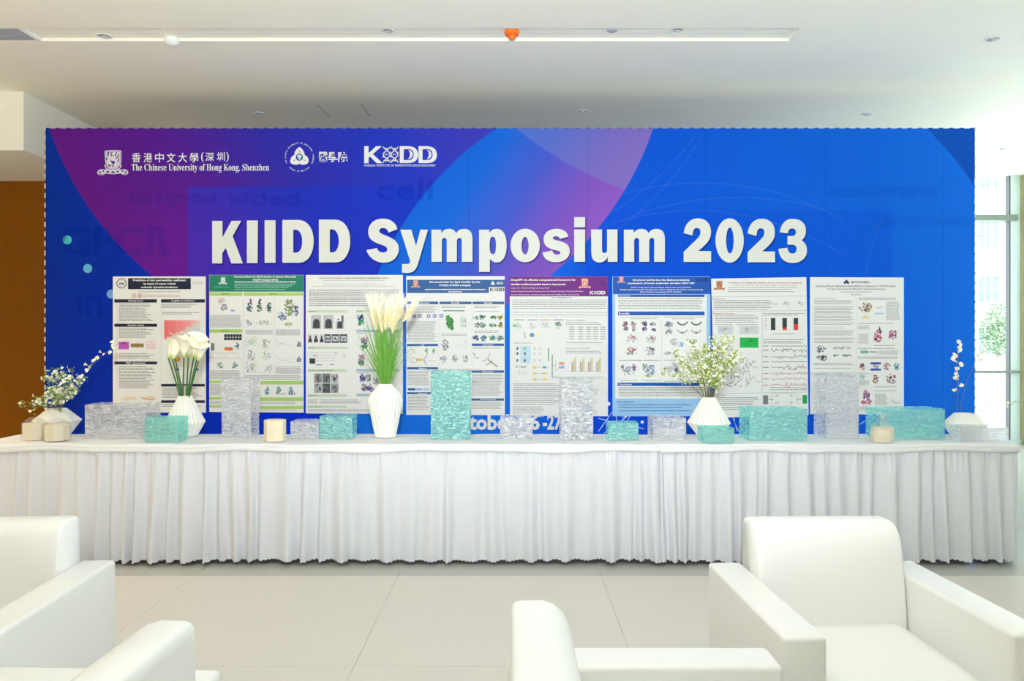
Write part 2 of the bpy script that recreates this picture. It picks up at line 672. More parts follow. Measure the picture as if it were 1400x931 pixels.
c = ceil_at(235, 52, CEIL + REC)
b = MB()
b.lathe([(0.05, 0.0), (0.055, -0.006), (0.054, -0.022), (0.046, -0.042), (0.03, -0.054), (0.008, -0.058)], 28)
o = fix_normals(b.build('smoke_detector', M_WHITEPAINT, None, True, loc=c))
tag(o, 'round white detector disc fixed in the ceiling slot', 'detector')
c = ceil_at(837, 40, CEIL + REC)
t = tag(empty('ceiling_speaker', c), 'flat pale grey round speaker in the ceiling slot', 'speaker')
b = MB()
b.lathe([(0.04, 0), (0.04, -0.008), (0.036, -0.011)], 28)
b.build('rim', mat('pale_grey_plastic', (0.62, 0.62, 0.66), 0.5), t, True)
b = MB()
b.lathe([(0.034, -0.011), (0.02, -0.0125), (0.004, -0.013)], 28)
b.build('grille', mat('grey_mesh', (0.5, 0.5, 0.53), 0.6, bump=(900, 0.8, 0.002)), t, True)
c = ceil_at(700, 42, CEIL + REC)
M_OR = mat('orange_plastic', rgb(255, 120, 30), 0.4)
t = tag(empty('smoke_detector', c), 'orange dust cover over a smoke detector in the ceiling slot', 'detector')
b = MB()
b.lathe([(0.052, 0), (0.055, -0.012), (0.05, -0.028), (0.03, -0.034)], 28)
fix_normals(b.build('cap', M_OR, t, True))
b = MB()
b.lathe([(0.028, -0.033), (0.028, -0.052), (0.018, -0.06), (0.006, -0.062)], 20)
fix_normals(b.build('nose', M_OR, t, True))

gx1 = -3.5
t = tag(empty('air_grille', (-5.0, (SY0 + SY1) / 2, CEIL)), 'grey linear air grille filling the end of the ceiling slot', 'air vent')
b = MB()
b.box(-1.9, 1.5, -0.105, 0.105, 0.016, 0.021)
b.build('backing', mat('grille_dark', rgb(110, 118, 130), 0.6), t)
for k in range(6):
    yy = -0.1 + 0.036 * k
    b = MB()
    b.box(-1.9, 1.5, yy, yy + 0.018, 0.001, 0.015)
    b.build('louvre', mat('grille_grey', rgb(165, 172, 182), 0.5), t)
b = MB()
b.box(1.5, 1.53, -0.108, 0.108, -0.001, 0.02)
b.build('end_cap', M_WHITEPAINT, t)


# ------------------------------------------------------------------ printed backdrop
DB = 6.33                       # distance of the backdrop face
SB = F / DB


def banner_material():
    """printed artwork: big circles with blue to purple gradients"""
    m = bpy.data.materials.new('backdrop_print')
    m.use_nodes = True
    nt = m.node_tree
    N, Lk = nt.nodes, nt.links
    p = N['Principled BSDF']
    p.inputs['Roughness'].default_value = 0.6
    p.inputs['Specular IOR Level'].default_value = 0.08
    tc = N.new('ShaderNodeTexCoord')
    sp = N.new('ShaderNodeSeparateXYZ')
    Lk.new(tc.outputs['Object'], sp.inputs[0])

    def math_(op, a, b=None, c=None):
        n = N.new('ShaderNodeMath')
        n.operation = op
        for i, x in enumerate((a, b, c)):
            if x is None:
                continue
            if isinstance(x, (int, float)):
                n.inputs[i].default_value = x
            else:
                Lk.new(x, n.inputs[i])
        return n.outputs[0]

    U = math_('MULTIPLY_ADD', sp.outputs['X'], SB, CX)
    V = math_('MULTIPLY_ADD', sp.outputs['Z'], -SB, CY + H * SB)

    def circle(cx, cy, r, soft=1.2):
        dx = math_('SUBTRACT', U, cx)
        dy = math_('SUBTRACT', V, cy)
        d = math_('SQRT', math_('ADD', math_('MULTIPLY', dx, dx), math_('MULTIPLY', dy, dy)))
        q = math_('DIVIDE', math_('SUBTRACT', r, d), soft)
        n = N.new('ShaderNodeClamp')
        Lk.new(q, n.inputs[0])
        return n.outputs[0]

    def step(x, e, soft=1.0):
        n = N.new('ShaderNodeClamp')
        Lk.new(math_('DIVIDE', math_('SUBTRACT', x, e), soft), n.inputs[0])
        return n.outputs[0]

    def ramp(fac, stops, lo, hi):
        r = N.new('ShaderNodeValToRGB')
        e = r.color_ramp.elements
        while len(e) > 1:
            e.remove(e[-1])
        for i, (pos, c) in enumerate(stops):
            t = (pos - lo) / (hi - lo)
            if i == 0:
                e[0].position = t
                e[0].color = (*rgb(*c), 1)
            else:
                k = e.new(t)
                k.color = (*rgb(*c), 1)
        Lk.new(math_('DIVIDE', math_('SUBTRACT', fac, lo), hi - lo), r.inputs[0])
        return r.outputs[0]

    def mix(f, a, b):
        n = N.new('ShaderNodeMix')
        n.data_type = 'RGBA'
        if isinstance(f, (int, float)):
            n.inputs[0].default_value = f
        else:
            Lk.new(f, n.inputs[0])
        for i, x in ((6, a), (7, b)):
            if isinstance(x, tuple):
                n.inputs[i].default_value = (*rgb(*x), 1)
            else:
                Lk.new(x, n.inputs[i])
        return n.outputs[2]

    base = ramp(U, [(60, (0, 44, 148)), (300, (0, 44, 176)), (560, (4, 72, 208)), (900, (6, 82, 206)), (1200, (10, 96, 210)), (1340, (16, 106, 220))], 60, 1340)
    low = ramp(U, [(60, (0, 40, 150)), (350, (0, 44, 200)), (700, (0, 62, 208)), (1100, (8, 84, 214)), (1340, (18, 110, 226))], 60, 1340)
    col = mix(step(V, 330, 200), base, low)
    # purple circle
    diag = math_('ADD', U, math_('MULTIPLY', V, -0.55))
    c1 = ramp(diag, [(-20, (92, 24, 132)), (120, (80, 27, 140)), (260, (46, 42, 162)), (420, (30, 52, 184)), (560, (58, 56, 180)), (760, (48, 60, 190))], -20, 760)
    C1 = circle(480, 37, 436)
    col = mix(C1, col, c1)
    # lower magenta rim of the purple circle
    dx = math_('SUBTRACT', U, 250)
    dy = math_('SUBTRACT', V, 360)
    glow = math_('SQRT', math_('ADD', math_('MULTIPLY', dx, dx), math_('MULTIPLY', dy, dy)))
    g = N.new('ShaderNodeMapRange')
    g.interpolation_type = 'SMOOTHSTEP'
    g.inputs['From Min'].default_value = 0
    g.inputs['From Max'].default_value = 150
    g.inputs['To Min'].default_value = 0.7
    g.inputs['To Max'].default_value = 0.0
    Lk.new(glow, g.inputs['Value'])
    col = mix(math_('MULTIPLY', g.outputs[0], C1), col, (104, 28, 148))
    # title panel, bluer
    rect = math_('MULTIPLY', math_('MULTIPLY', step(U, 256), step(math_('MULTIPLY', U, -1), -1220)), math_('MULTIPLY', step(V, 255), step(math_('MULTIPLY', V, -1), -420)))
    rect = math_('MULTIPLY', rect, math_('SUBTRACT', 1.0, step(U, 560, 40)))
    col = mix(math_('MULTIPLY', rect, 0.5), col, (0, 52, 196))
    # light-blue circle
    C2 = circle(915, 534, 430)
    inter = math_('MULTIPLY', C1, C2)
    c2 = ramp(math_('ADD', U, math_('MULTIPLY', V, 0.62)), [(690, (10, 92, 206)), (800, (16, 98, 210)), (880, (66, 86, 196)), (960, (120, 80, 184)), (1010, (134, 84, 186))], 690, 1010)
    col = mix(inter, col, c2)
    out2 = math_('MULTIPLY', math_('SUBTRACT', 1.0, C1), C2)
    wedge = math_('MULTIPLY', out2, math_('SUBTRACT', 1.0, step(U, 700, 120)))
    col = mix(math_('MULTIPLY', wedge, 0.75), col, (22, 120, 226))
    # third pale arc inside
    C3 = circle(1045, -251, 546)
    col = mix(math_('MULTIPLY', math_('MULTIPLY', C3, C1), math_('MULTIPLY', C2, 0.38)), col, (110, 130, 190))
    # darker panel right of the purple circle (title area) and dark corner
    rr = math_('MULTIPLY', math_('MULTIPLY', step(U, 800), step(math_('MULTIPLY', U, -1), -1220)), step(V, 287))
    rr = math_('MULTIPLY', rr, math_('SUBTRACT', 1.0, C1))
    col = mix(math_('MULTIPLY', rr, 0.35), col, (4, 70, 206))
    corner = math_('MULTIPLY', math_('SUBTRACT', 1.0, circle(915, 534, 503)), step(U, 1200))
    corner = math_('MULTIPLY', corner, math_('SUBTRACT', 1.0, step(V, 300)))
    col = mix(corner, col, (10, 78, 182))
    # fabric panel seams
    fr = math_('ABSOLUTE', math_('SUBTRACT', math_('MODULO', math_('ADD', U, 88), 162), 81))
    seam = math_('LESS_THAN', fr, 0.7)
    col = mix(math_('MULTIPLY', seam, 0.16), col, (0, 20, 90))
    Lk.new(col, p.inputs['Base Color'])
    return m


bx0, bx1 = (62 - CX) / SB, (1333 - CX) / SB
btop = H + (CY - 175.5) / SB
m = MB()
m.box(bx0, bx1, DB, DB + 0.08, 0.0, btop)
banner = m.build('backdrop_banner', banner_material())
tag(banner, 'wide blue and purple event backdrop reading KIIDD Symposium 2023', 'banner')

# edge lacing down the side
m = MB()
z = 0.05
while z < btop - 0.02:
    m.box(bx0 - 0.008, bx0 + 0.004, DB - 0.004, DB + 0.004, z, z + 0.042)
    m.box(bx1 - 0.004, bx1 + 0.005, DB - 0.004, DB + 0.004, z, z + 0.03)
    z += 0.083
tag(m.build('edge_lacing', mat('lacing', rgb(190, 185, 175), 0.7), banner), kind='stuff')
m = MB()
x = bx0
while x < bx1 - 0.03:
    m.box(x, x + 0.03, DB + 0.002, DB + 0.03, btop, btop + 0.006)
    x += 0.09
tag(m.build('top_lacing', mat('lacing_blue', rgb(30, 60, 130), 0.7), banner), kind='stuff')


def flat_path(d):
    """tiny M/L/C/Z path reader -> list of closed polygons"""
    out, cur, i = [], None, 0
    tok = d.replace(',', ' ').split()
    pos = None
    while i < len(tok):
        c = tok[i]
        if c == 'M':
            cur = [(float(tok[i + 1]), float(tok[i + 2]))]
            pos = cur[0]
            i += 3
        elif c == 'L':
            pos = (float(tok[i + 1]), float(tok[i + 2]))
            cur.append(pos)
            i += 3
        elif c == 'C':
            q = [float(t) for t in tok[i + 1:i + 7]]
            for k in range(1, 9):
                t = k / 8
                a, b, cc, e = (1 - t) ** 3, 3 * t * (1 - t) ** 2, 3 * t * t * (1 - t), t ** 3
                cur.append((a * pos[0] + b * q[0] + cc * q[2] + e * q[4], a * pos[1] + b * q[1] + cc * q[3] + e * q[5]))
            pos = (q[4], q[5])
            i += 7
        elif c == 'Z':
            out.append(cur)
            i += 1
        else:
            i += 1
    return out


def ell(cx, cy, rx, ry, n=28):
    return [(cx + rx * math.cos(2 * PI * k / n), cy + ry * math.sin(2 * PI * k / n)) for k in range(n)]


TXT = {}


def text_shape(s, off=0.0, shear=0.0):
    key = (s, off, shear)
    if key not in TXT:
        c = bpy.data.curves.new('t', 'FONT')
        c.body = s
        c.resolution_u = 2
        c.offset = off
        c.shear = shear
        o = bpy.data.objects.new('t', c)
        me = bpy.data.meshes.new_from_object(o)
        v = [(q.co.x, q.co.y) for q in me.vertices]
        f = [tuple(pp.vertices) for pp in me.polygons]
        bpy.data.objects.remove(o)
        bpy.data.curves.remove(c)
        bpy.data.meshes.remove(me)
        TXT[key] = (v, f)
    return TXT[key]


STUFF_PRINT = ('network_lines', 'body_text', 'figures', 'rule_lines', 'small_text')


class Print:
    """flat print: polygons in pixel-like design units, sorted by part, mapped onto a plane"""

    def __init__(self, fmap, ybase):
        self.map, self.y, self.parts, self.order, self.n = fmap, ybase, {}, [], 0

    def _mb(self, part):
        if part not in self.parts:
            self.parts[part] = (MB(), [])
            self.order.append(part)
        return self.parts[part]

    def _mi(self, mats, m_):
        if m_ not in mats:
            mats.append(m_)
        return mats.index(m_)

    def pt(self, x, y, lay):
        X, Z = self.map(x, y)
        return (X, self.y - 0.0004 * lay, Z)

    def poly(self, part, pts, m_, lay=1):
        b, mats = self._mb(part)
        b.poly([self.pt(x, y, lay) for x, y in pts], self._mi(mats, m_))

    def fill(self, part, loops, m_, lay=1):
        b, mats = self._mb(part)
        tri = tessellate_polygon([[Vector((x, y, 0)) for x, y in lp] for lp in loops])
        flat = [q for lp in loops for q in lp]
        b.tris([self.pt(x, y, lay) for x, y in flat], tri, self._mi(mats, m_))

    def rect(self, part, x0, y0, x1, y1, m_, lay=1):
        self.poly(part, [(x0, y0), (x0, y1), (x1, y1), (x1, y0)], m_, lay)

    def line(self, part, x0, y0, x1, y1, wd, m_, lay=1):
        d = math.hypot(x1 - x0, y1 - y0) or 1
        nx, ny = -(y1 - y0) / d * wd / 2, (x1 - x0) / d * wd / 2
        self.poly(part, [(x0 + nx, y0 + ny), (x1 + nx, y1 + ny), (x1 - nx, y1 - ny), (x0 - nx, y0 - ny)], m_, lay)

    def path(self, part, pts, wd, m_, lay=1):
        for a, b in zip(pts, pts[1:]):
            self.line(part, a[0], a[1], b[0], b[1], wd, m_, lay)

    def ring(self, part, cx, cy, rx, ry, wd, m_, lay=1, n=24):
        e = ell(cx, cy, rx, ry, n)
        self.path(part, e + [e[0]], wd, m_, lay)

    def text(self, part, s, x0, y0, x1, y1, m_, lay=2, off=0.0, fit=None):
        """fit text into the box (y down); fit='h' keeps the shape and centres it"""
        v, f = text_shape(s, off)
        if not v:
            return
        ax, bx = min(q[0] for q in v), max(q[0] for q in v)
        ay, by = min(q[1] for q in v), max(q[1] for q in v)
        sx, sy = (x1 - x0) / (bx - ax), (y1 - y0) / (by - ay)
        if fit == 'h':
            wdt = (bx - ax) * sy
            x0 = (x0 + x1) / 2 - wdt / 2
            sx = sy
        b, mats = self._mb(part)
        b.tris([self.pt(x0 + (q[0] - ax) * sx, y1 - (q[1] - ay) * sy, lay) for q in v], f, self._mi(mats, m_))

    def words(self, part, x0, y0, x1, y1, pitch, m_, lay=1, hgt=0.45, rag=0.0, seed=1, mean=9):
        r = random.Random(int(x0 * 7 + y0 * 13 + seed))
        y = y0
        while y + pitch * hgt <= y1 + 0.01:
            x = x0
            end = x1 - (r.random() * rag * (x1 - x0))
            while x < end - 2:
                wd = min(r.uniform(mean * 0.35, mean * 1.8), end - x)
                self.rect(part, x, y, x + wd, y + pitch * hgt, m_, lay)
                x += wd + mean * 0.28
            y += pitch

    def blob(self, part, cx, cy, rx, ry, cols, n=26, s=4.0, seed=0, lay=1):
        """ribbon-like molecule drawing"""
        r = random.Random(int(cx * 31 + cy * 17) + seed)
        for k in range(n):
            a, q = r.random() * 2 * PI, r.random() ** 0.6
            x, y = cx + rx * q * math.cos(a), cy + ry * q * math.sin(a)
            m_ = r.choice(cols)
            th = r.random() * PI
            L, w_ = s * r.uniform(0.8, 2.0), s * r.uniform(0.3, 0.7)
            pts = []
            for t in range(5):
                u = (t / 4 - 0.5) * L
                bend = s * 0.5 * math.sin(t * 1.6 + k)
                pts.append((x + u * math.cos(th) - bend * math.sin(th), y + u * math.sin(th) + bend * math.cos(th)))
            self.path(part, pts, w_, m_, lay + (k % 3))

    def build(self, parent):
        res = []
        for name in self.order:
            b, mats = self.parts[name]
            base = name.split('#')[0]
            o = b.build(base, mats, parent)
            if base in STUFF_PRINT:
                o['kind'] = 'stuff'
            res.append(o)
        return res


WHITE_INK = ink(222, 223, 218)
pr = Print(lambda x, y: ((x - CX) / SB, H - (y - CY) / SB), DB - 0.0004)

# faint background words and dots
faintA = veil('faint_blue_word', rgb(0, 40, 190), 0.14)
faintB = veil('faint_dark_word', rgb(0, 40, 150), 0.08)
pr.text('background_word#computer', 'computer', 176, 262, 302, 284, faintA, 1, 0.02)
pr.text('background_word#aided', 'aided', 312, 260, 410, 282, faintA, 1, 0.02)
pr.text('background_word#GPCR', 'GPCR', 82, 308, 236, 351, faintA, 1, 0.03)
pr.text('background_word#cell', 'cell', 514, 244, 592, 274, faintA, 1, 0.02)
pr.text('background_word#in', 'in', 105, 392, 140, 432, faintA, 1, 0.03)
pr.text('background_word#membrane', 'membrane', 1128, 248, 1282, 270, faintB, 1, 0.03)
pr.text('background_word#protein', 'protein', 1196, 292, 1330, 316, faintB, 1, 0.03)
for (cx, cy, r, c) in ((92, 328, 6.2, (70, 190, 200)), (120, 367, 6.2, (90, 170, 205)), (152, 402, 6.2, (110, 160, 215))):
    pr.poly('printed_dot#%d' % cx, ell(cx, cy, r, r, 20), ink(*c), 1)
for (x0, y0, x1, y1) in ((818, 590, 838, 562), (826, 592, 862, 566), (842, 566, 846, 594), (850, 566, 860, 594), (866, 560, 848, 594), (818, 572, 880, 586),
                         (1000, 560, 1008, 590), (1176, 580, 1190, 570), (1010, 590, 1002, 572)):
    pr.line('network_lines', x0, y0, x1, y1, 0.9, ink(190, 215, 245), 1)
for (cx, cy, r) in ((878, 577, 2.2), (832, 552, 2.6), (855, 570, 1.6)):
    pr.poly('network_lines', ell(cx, cy, r, r, 12), ink(225, 235, 250), 2)

arc_m = veil('faint_arc', rgb(150, 205, 255), 0.07)
for k, (cx_, cy_, r_, a0, a1) in enumerate(((960, 640, 390, -1.9, -1.05), (950, 660, 372, -1.85, -1.0), (1010, 700, 430, -2.2, -1.3), (1480, 420, 300, 2.5, 3.6), (1500, 470, 330, 2.45, 3.4), (560, -60, 470, 0.5, 1.2), (600, -80, 440, 0.6, 1.2))):
    q_ = [(cx_ + r_ * math.cos(a0 + (a1 - a0) * t / 24), cy_ + r_ * math.sin(a0 + (a1 - a0) * t / 24)) for t in range(25)]
    pr.path('swoop_line#%d' % k, [v_ for v_ in q_ if v_[1] > 178 and v_[0] < 1330], 1.0, arc_m, 1)
# the title
K = 6.3636
GL = []


def glyph(ox, d=None, loops=None, dx=0, dy=0):
    lp = loops if loops else flat_path(d)
    GL.append([[(ox + (x + dx) / K, 285 + (y + dy) / K) for x, y in l] for l in lp])


glyph(280, 'M 65 108 L 155 108 L 155 250 L 233 108 L 318 108 L 243 242 L 332 478 L 232 478 L 183 345 L 153 388 L 153 478 L 65 478 Z')
glyph(280, 'M 367 105 L 463 105 L 460 475 L 367 475 Z')
glyph(280, 'M 521 103 L 616 103 L 616 473 L 521 473 Z')
dd = 'M 675 100 L 820 100 C 905 105 948 190 948 285 C 948 390 900 473 820 473 L 675 473 Z M 770 185 L 795 185 C 830 190 848 235 848 285 C 848 340 830 383 795 385 L 770 385 Z'
glyph(280, dd)
glyph(280, dd, dx=318, dy=-3)
glyph(490, 'M 340 180 L 262 210 C 255 180 235 170 215 170 C 195 170 182 180 182 195 C 182 212 200 222 230 232 C 300 258 352 290 352 350 C 352 425 295 472 225 472 C 145 472 90 425 70 362 L 162 345 C 168 370 190 383 215 383 C 238 383 252 372 252 355 C 252 335 230 325 195 314 C 125 292 85 262 85 205 C 85 135 140 88 212 88 C 275 88 325 120 340 180 Z')
glyph(490, 'M 365 185 L 460 185 L 502 325 L 540 185 L 606 185 L 528 450 C 510 520 490 562 425 562 L 380 558 L 380 483 L 420 483 C 440 483 452 475 450 455 Z')
mm_ = 'M 636 185 L 720 185 L 722 215 C 735 190 760 178 790 178 C 820 178 842 192 850 217 C 865 190 890 178 920 178 C 970 178 993 210 993 265 L 993 464 L 900 464 L 900 285 C 900 265 895 257 880 257 C 866 257 857 268 857 290 L 857 464 L 769 464 L 769 285 C 769 265 763 257 748 257 C 732 257 726 268 726 290 L 726 464 L 636 464 Z'
glyph(490, mm_)
glyph(490, 'M 1050 185 L 1138 185 L 1140 212 C 1155 188 1180 177 1205 177 C 1260 177 1290 235 1290 320 C 1290 410 1258 470 1205 470 C 1180 470 1158 458 1144 438 L 1144 552 L 1050 552 Z M 1168 246 C 1150 246 1142 265 1142 322 C 1142 378 1150 398 1170 398 C 1190 398 1197 375 1197 322 C 1197 268 1190 246 1168 246 Z')
glyph(700, loops=[ell(115, 322, 128, 146, 36), ell(114, 324, 31, 77, 28)])
glyph(700, 'M 490 245 L 418 265 C 413 250 400 242 385 242 C 368 242 356 248 356 258 C 356 268 368 273 395 279 C 455 292 503 310 503 370 C 503 432 450 468 382 468 C 320 468 275 440 265 384 L 350 365 C 354 388 370 402 392 402 C 410 402 421 395 421 385 C 421 373 405 369 380 364 C 315 350 275 325 275 268 C 275 210 325 177 385 177 C 440 177 480 200 490 245 Z')
glyph(700, 'M 541 183 L 636 183 L 636 464 L 541 464 Z')
glyph(700, 'M 541 76 L 636 76 L 636 164 L 541 164 Z')
glyph(700, 'M 688 183 L 783 183 L 783 360 C 783 380 790 388 804 388 C 820 388 827 378 827 355 L 827 183 L 918 183 L 918 464 L 833 464 L 833 420 C 818 455 790 470 762 470 C 712 470 690 435 690 385 Z')
glyph(490, mm_, dx=337 + 1336.4)
two = 'M 157 215 C 165 135 215 86 280 86 C 350 86 395 135 395 205 C 395 265 365 305 283 371 L 396 371 L 396 465 L 157 465 L 157 378 L 245 292 C 285 255 303 235 303 205 C 303 182 292 170 270 170 C 245 170 236 195 234 236 Z'
glyph(910, two)
glyph(910, loops=[ell(557, 279, 123, 193, 40), ell(559, 279, 33, 113, 30)])
glyph(910, two, dx=556, dy=3)
glyph(910, 'M 992 207 C 1005 130 1045 90 1105 90 C 1175 90 1220 130 1220 190 C 1220 235 1205 260 1182 277 C 1212 295 1230 325 1230 365 C 1230 430 1180 475 1105 475 C 1035 475 990 435 980 352 L 1060 342 C 1062 375 1080 393 1102 393 C 1125 393 1140 378 1140 352 C 1140 328 1125 315 1095 315 L 1060 315 L 1060 240 L 1095 240 C 1120 240 1133 228 1133 207 C 1133 187 1122 174 1102 174 C 1080 174 1066 188 1062 217 Z')
drop = veil('letter_drop_print', rgb(0, 20, 110), 0.38)
TITLE = ink(218, 220, 214)
for gi, lp in enumerate(GL):
    pr.fill('title_drop_print', [[(x + 1.6, y + 2.0) for x, y in l] for l in lp], drop, 2)
    pr.fill('title_letter#%d' % gi, lp, TITLE, 3)

# date line along the bottom
pr.text('date_text', 'October 26', 608, 566, 738, 588, WHITE_INK, 2, 0.035)
pr.text('date_text', 'th', 735, 561, 743, 570, WHITE_INK, 2, 0.03)
pr.text('date_text', '-27', 742, 566, 768, 588, WHITE_INK, 2, 0.035)
pr.text('date_text', 'th', 769, 561, 779, 570, WHITE_INK, 2, 0.03)


# crest, names and logos
def crest(p_, part, ox, oy, s, m_, dark, lay=2):
    """shield with a bird on it above a ribbon; ox,oy top left in design units, s scale (70 x 50 original)"""
    def q(pts):
        return [(ox + x * s, oy + y * s) for x, y in pts]
    sh = flat_path('M 18 11.5 C 24 10 34 10 41 11 L 41 26 C 39 33 35 36 29.5 38 C 24 36 20 33 19 26 Z')[0]
    p_.fill(part, [q(sh)], m_, lay)
    ins = flat_path('M 19.6 13 C 25 11.6 34 11.6 39.6 12.6 L 39.4 26 C 37.6 31.6 34.6 34.4 29.5 36.4 C 24.5 34.4 21.4 31.6 20.4 26 Z')[0]
    p_.path(part, q(ins + [ins[0]]), 0.5 * s, dark, lay + 1)
    for d in ('M 22 13 L 24.5 12.8 L 23.6 18 L 22.2 20 Z', 'M 25.5 13.5 L 30 13 L 27 15 L 29.5 18 L 27.5 19 Z',
              'M 34 13 L 35.5 13 L 33 18.5 L 31.5 18.5 Z', 'M 38.5 14 C 38 18 36 21 33 23 L 34 20 C 36 18 37.5 16 38.5 14 Z',
              'M 25.5 22 C 27 25 29 26 31.5 25 L 32.5 27 L 30 30 L 31 33 L 29 34.5 L 29 29 C 27 27 26 25 25.5 22 Z',
              'M 20.4 21 L 22 20.4 L 22 24 L 20.8 24 Z', 'M 22 29 C 24 30.5 26 31 28 30.4 L 26 33 L 23.4 31.6 Z',
              'M 38.2 19 C 38 23 37.4 26 35.5 28.4 L 36 24 Z'):
        p_.fill(part, [q(flat_path(d)[0])], dark, lay + 1)
    for d in ('M 19 30 L 21 33 L 24 36.5 L 29.5 38.4 L 35 36.5 L 38 33 L 40 30 L 41.6 31 L 39.5 35 L 38 37 L 43 36.6 C 47 36 51 38 50.4 41.4 C 49.6 45.4 43.5 45 40 42 L 35 42.8 L 29.5 43.2 L 24 42.8 L 19.6 42 C 16 45.4 9 45.4 8 41.6 C 7.6 38 12 36 16 36.6 L 21 37 L 19.4 35 L 17.6 31 Z',):
        p_.fill(part, [q(flat_path(d)[0])], m_, lay)
    for d in ('M 26.5 41.8 L 28 39.4 L 31 39.4 L 32.5 41.8 Z', 'M 20.5 38.6 L 24.5 39 L 24.8 41.2 L 20.8 40.8 Z', 'M 33.4 40.6 L 35 38.8 L 38 38.6 L 37.4 40.6 Z',
              'M 9.5 40 L 12.6 39.4 L 14 41.2 L 10 41.6 Z', 'M 14.6 38 L 17.6 38 L 17.6 40 L 15.4 40 Z', 'M 40.4 37.8 L 44 37.6 L 44.4 39.6 L 42 40 Z',
              'M 45.8 39 L 49 39.4 L 48.8 41 L 46 41.2 Z', 'M 10 43 L 16 43 L 14 44 L 11 44 Z', 'M 44 42.6 L 49 42.4 L 47.5 43.8 L 45 43.8 Z',
              'M 19.6 31.4 L 21.6 34 L 22.6 36 L 20.2 35 Z', 'M 39.4 31.4 L 37.4 34 L 36.4 36 L 38.8 35 Z'):
        p_.fill(part, [q(flat_path(d)[0])], dark, lay + 1)


def helix_logo(p_, part, x0, y0, x1, y1, m_, lay=2):
    """K, two strands, D D with crescents in a 120 x 50 box mapped to x0..x1,y0..y1 (letters only)"""
    sx, sy = (x1 - x0) / 100.0, (y1 - y0) / 23.0

    def q(pts):
        return [(x0 + (x / 11.667 - 8.2) * sx, y0 + (y / 11.667 - 9.8) * sy) for x, y in pts]
    p_.fill(part, [q([(95, 115), (165, 115), (165, 225), (285, 115), (375, 115), (235, 240), (390, 385), (295, 385), (190, 280), (165, 300), (165, 385), (95, 385)])], m_, lay)
    for ox in (0, 300):
        o_ = flat_path('M 662 115 L 800 115 C 905 118 955 175 955 250 C 955 330 905 380 800 383 L 662 383 Z M 725 165 L 800 160 C 860 162 885 200 885 248 C 885 300 860 335 795 335 L 725 335 Z')
        p_.fill(part, [q([(x + ox, y) for x, y in l]) for l in o_], m_, lay)
        cr = flat_path('M 795 170 C 850 185 870 215 868 250 C 866 290 840 315 790 318 C 815 300 825 275 825 245 C 825 212 815 190 795 170 Z')
        p_.fill(part, [q([(x + ox, y) for x, y in l]) for l in cr], m_, lay)
    for ox in (0, 125):
        for sg in (1, -1):
            pts = []
            for k in range(15):
                t = k / 14
                pts.append((455 + ox + sg * 55 * math.cos(t * 2 * PI * 0.98 + 0.15), 125 + 250 * t))
            p_.path(part, q(pts), 1.5 * sx, m_, lay)
        for yy in (152, 345):
            p_.path(part, q([(410 + ox, yy), (500 + ox, yy)]), 1.5 * sy, m_, lay)
        for (xx, yy, rr) in ((400, 280, 15), (505, 215, 14), (440, 245, 12), (470, 245, 10), (520, 330, 6), (415, 215, 6)):
            p_.poly(part, q(ell(xx + ox, yy, rr, rr, 10)), m_, lay)


NAVY = ink(40, 34, 140)
crest(pr, 'university_crest', 125, 195, 1.0, ink(214, 208, 214), NAVY)
for k, ch in enumerate('香港中文大學'):
    xx = 180.5 + 15.8 * k
    pr.text('university_name', ch, xx, 209, xx + 12, 222, WHITE_INK, 2, 0.008)
pr.text('university_name', '(', 275, 208, 278.5, 221.5, WHITE_INK, 2, 0.01)
pr.text('university_name', '深', 281, 208.5, 292.5, 220.5, WHITE_INK, 2, 0.008)
pr.text('university_name', '圳', 296.5, 208, 307.5, 220, WHITE_INK, 2, 0.008)
pr.text('university_name', ')', 309.5, 208, 313, 221.5, WHITE_INK, 2, 0.01)


def serif(s):
    out = ''
    for ch in s:
        if 'A' <= ch <= 'Z':
            out += chr(0x1D400 + ord(ch) - 65)
        elif 'a' <= ch <= 'z':
            out += chr(0x1D41A + ord(ch) - 97)
        else:
            out += ch
    return out


pr.text('university_name', serif('The Chinese University of Hong Kong, Shenzhen'), 180, 224, 368, 236, WHITE_INK, 2)
# medical school emblem
mb_ = ink(36, 44, 150)
pe = flat_path('M 412 222 C 440 240 470 270 490 300 C 505 330 510 350 510 375 C 545 385 575 420 583 455 C 588 490 585 510 580 525 C 540 560 500 565 470 562 C 440 560 425 550 412 540 C 395 555 380 562 350 562 C 310 565 270 550 238 525 C 232 500 238 460 250 435 C 265 405 290 385 318 375 C 315 345 320 320 335 295 C 355 265 385 240 412 222 Z')[0]
e14 = lambda pts: [(380 + x / 14.0, 185 + y / 14.0) for x, y in pts]
pr.fill('school_emblem', [e14(pe)], WHITE_INK, 2)
pr.poly('school_emblem', e14(ell(411, 420, 68, 68)), mb_, 3)
pr.fill('school_emblem', [e14(flat_path('M 370 385 C 395 370 425 370 450 385 L 460 415 L 435 430 L 438 465 L 388 465 L 390 432 L 372 420 Z')[0])], ink(170, 225, 225), 4)
for (x0, y0, x1, y1) in ((412, 280, 412, 335), (300, 490, 342, 468), (525, 490, 482, 465)):
    pr.line('school_emblem', 380 + x0 / 14, 185 + y0 / 14, 380 + x1 / 14, 185 + y1 / 14, 0.7, mb_, 3)


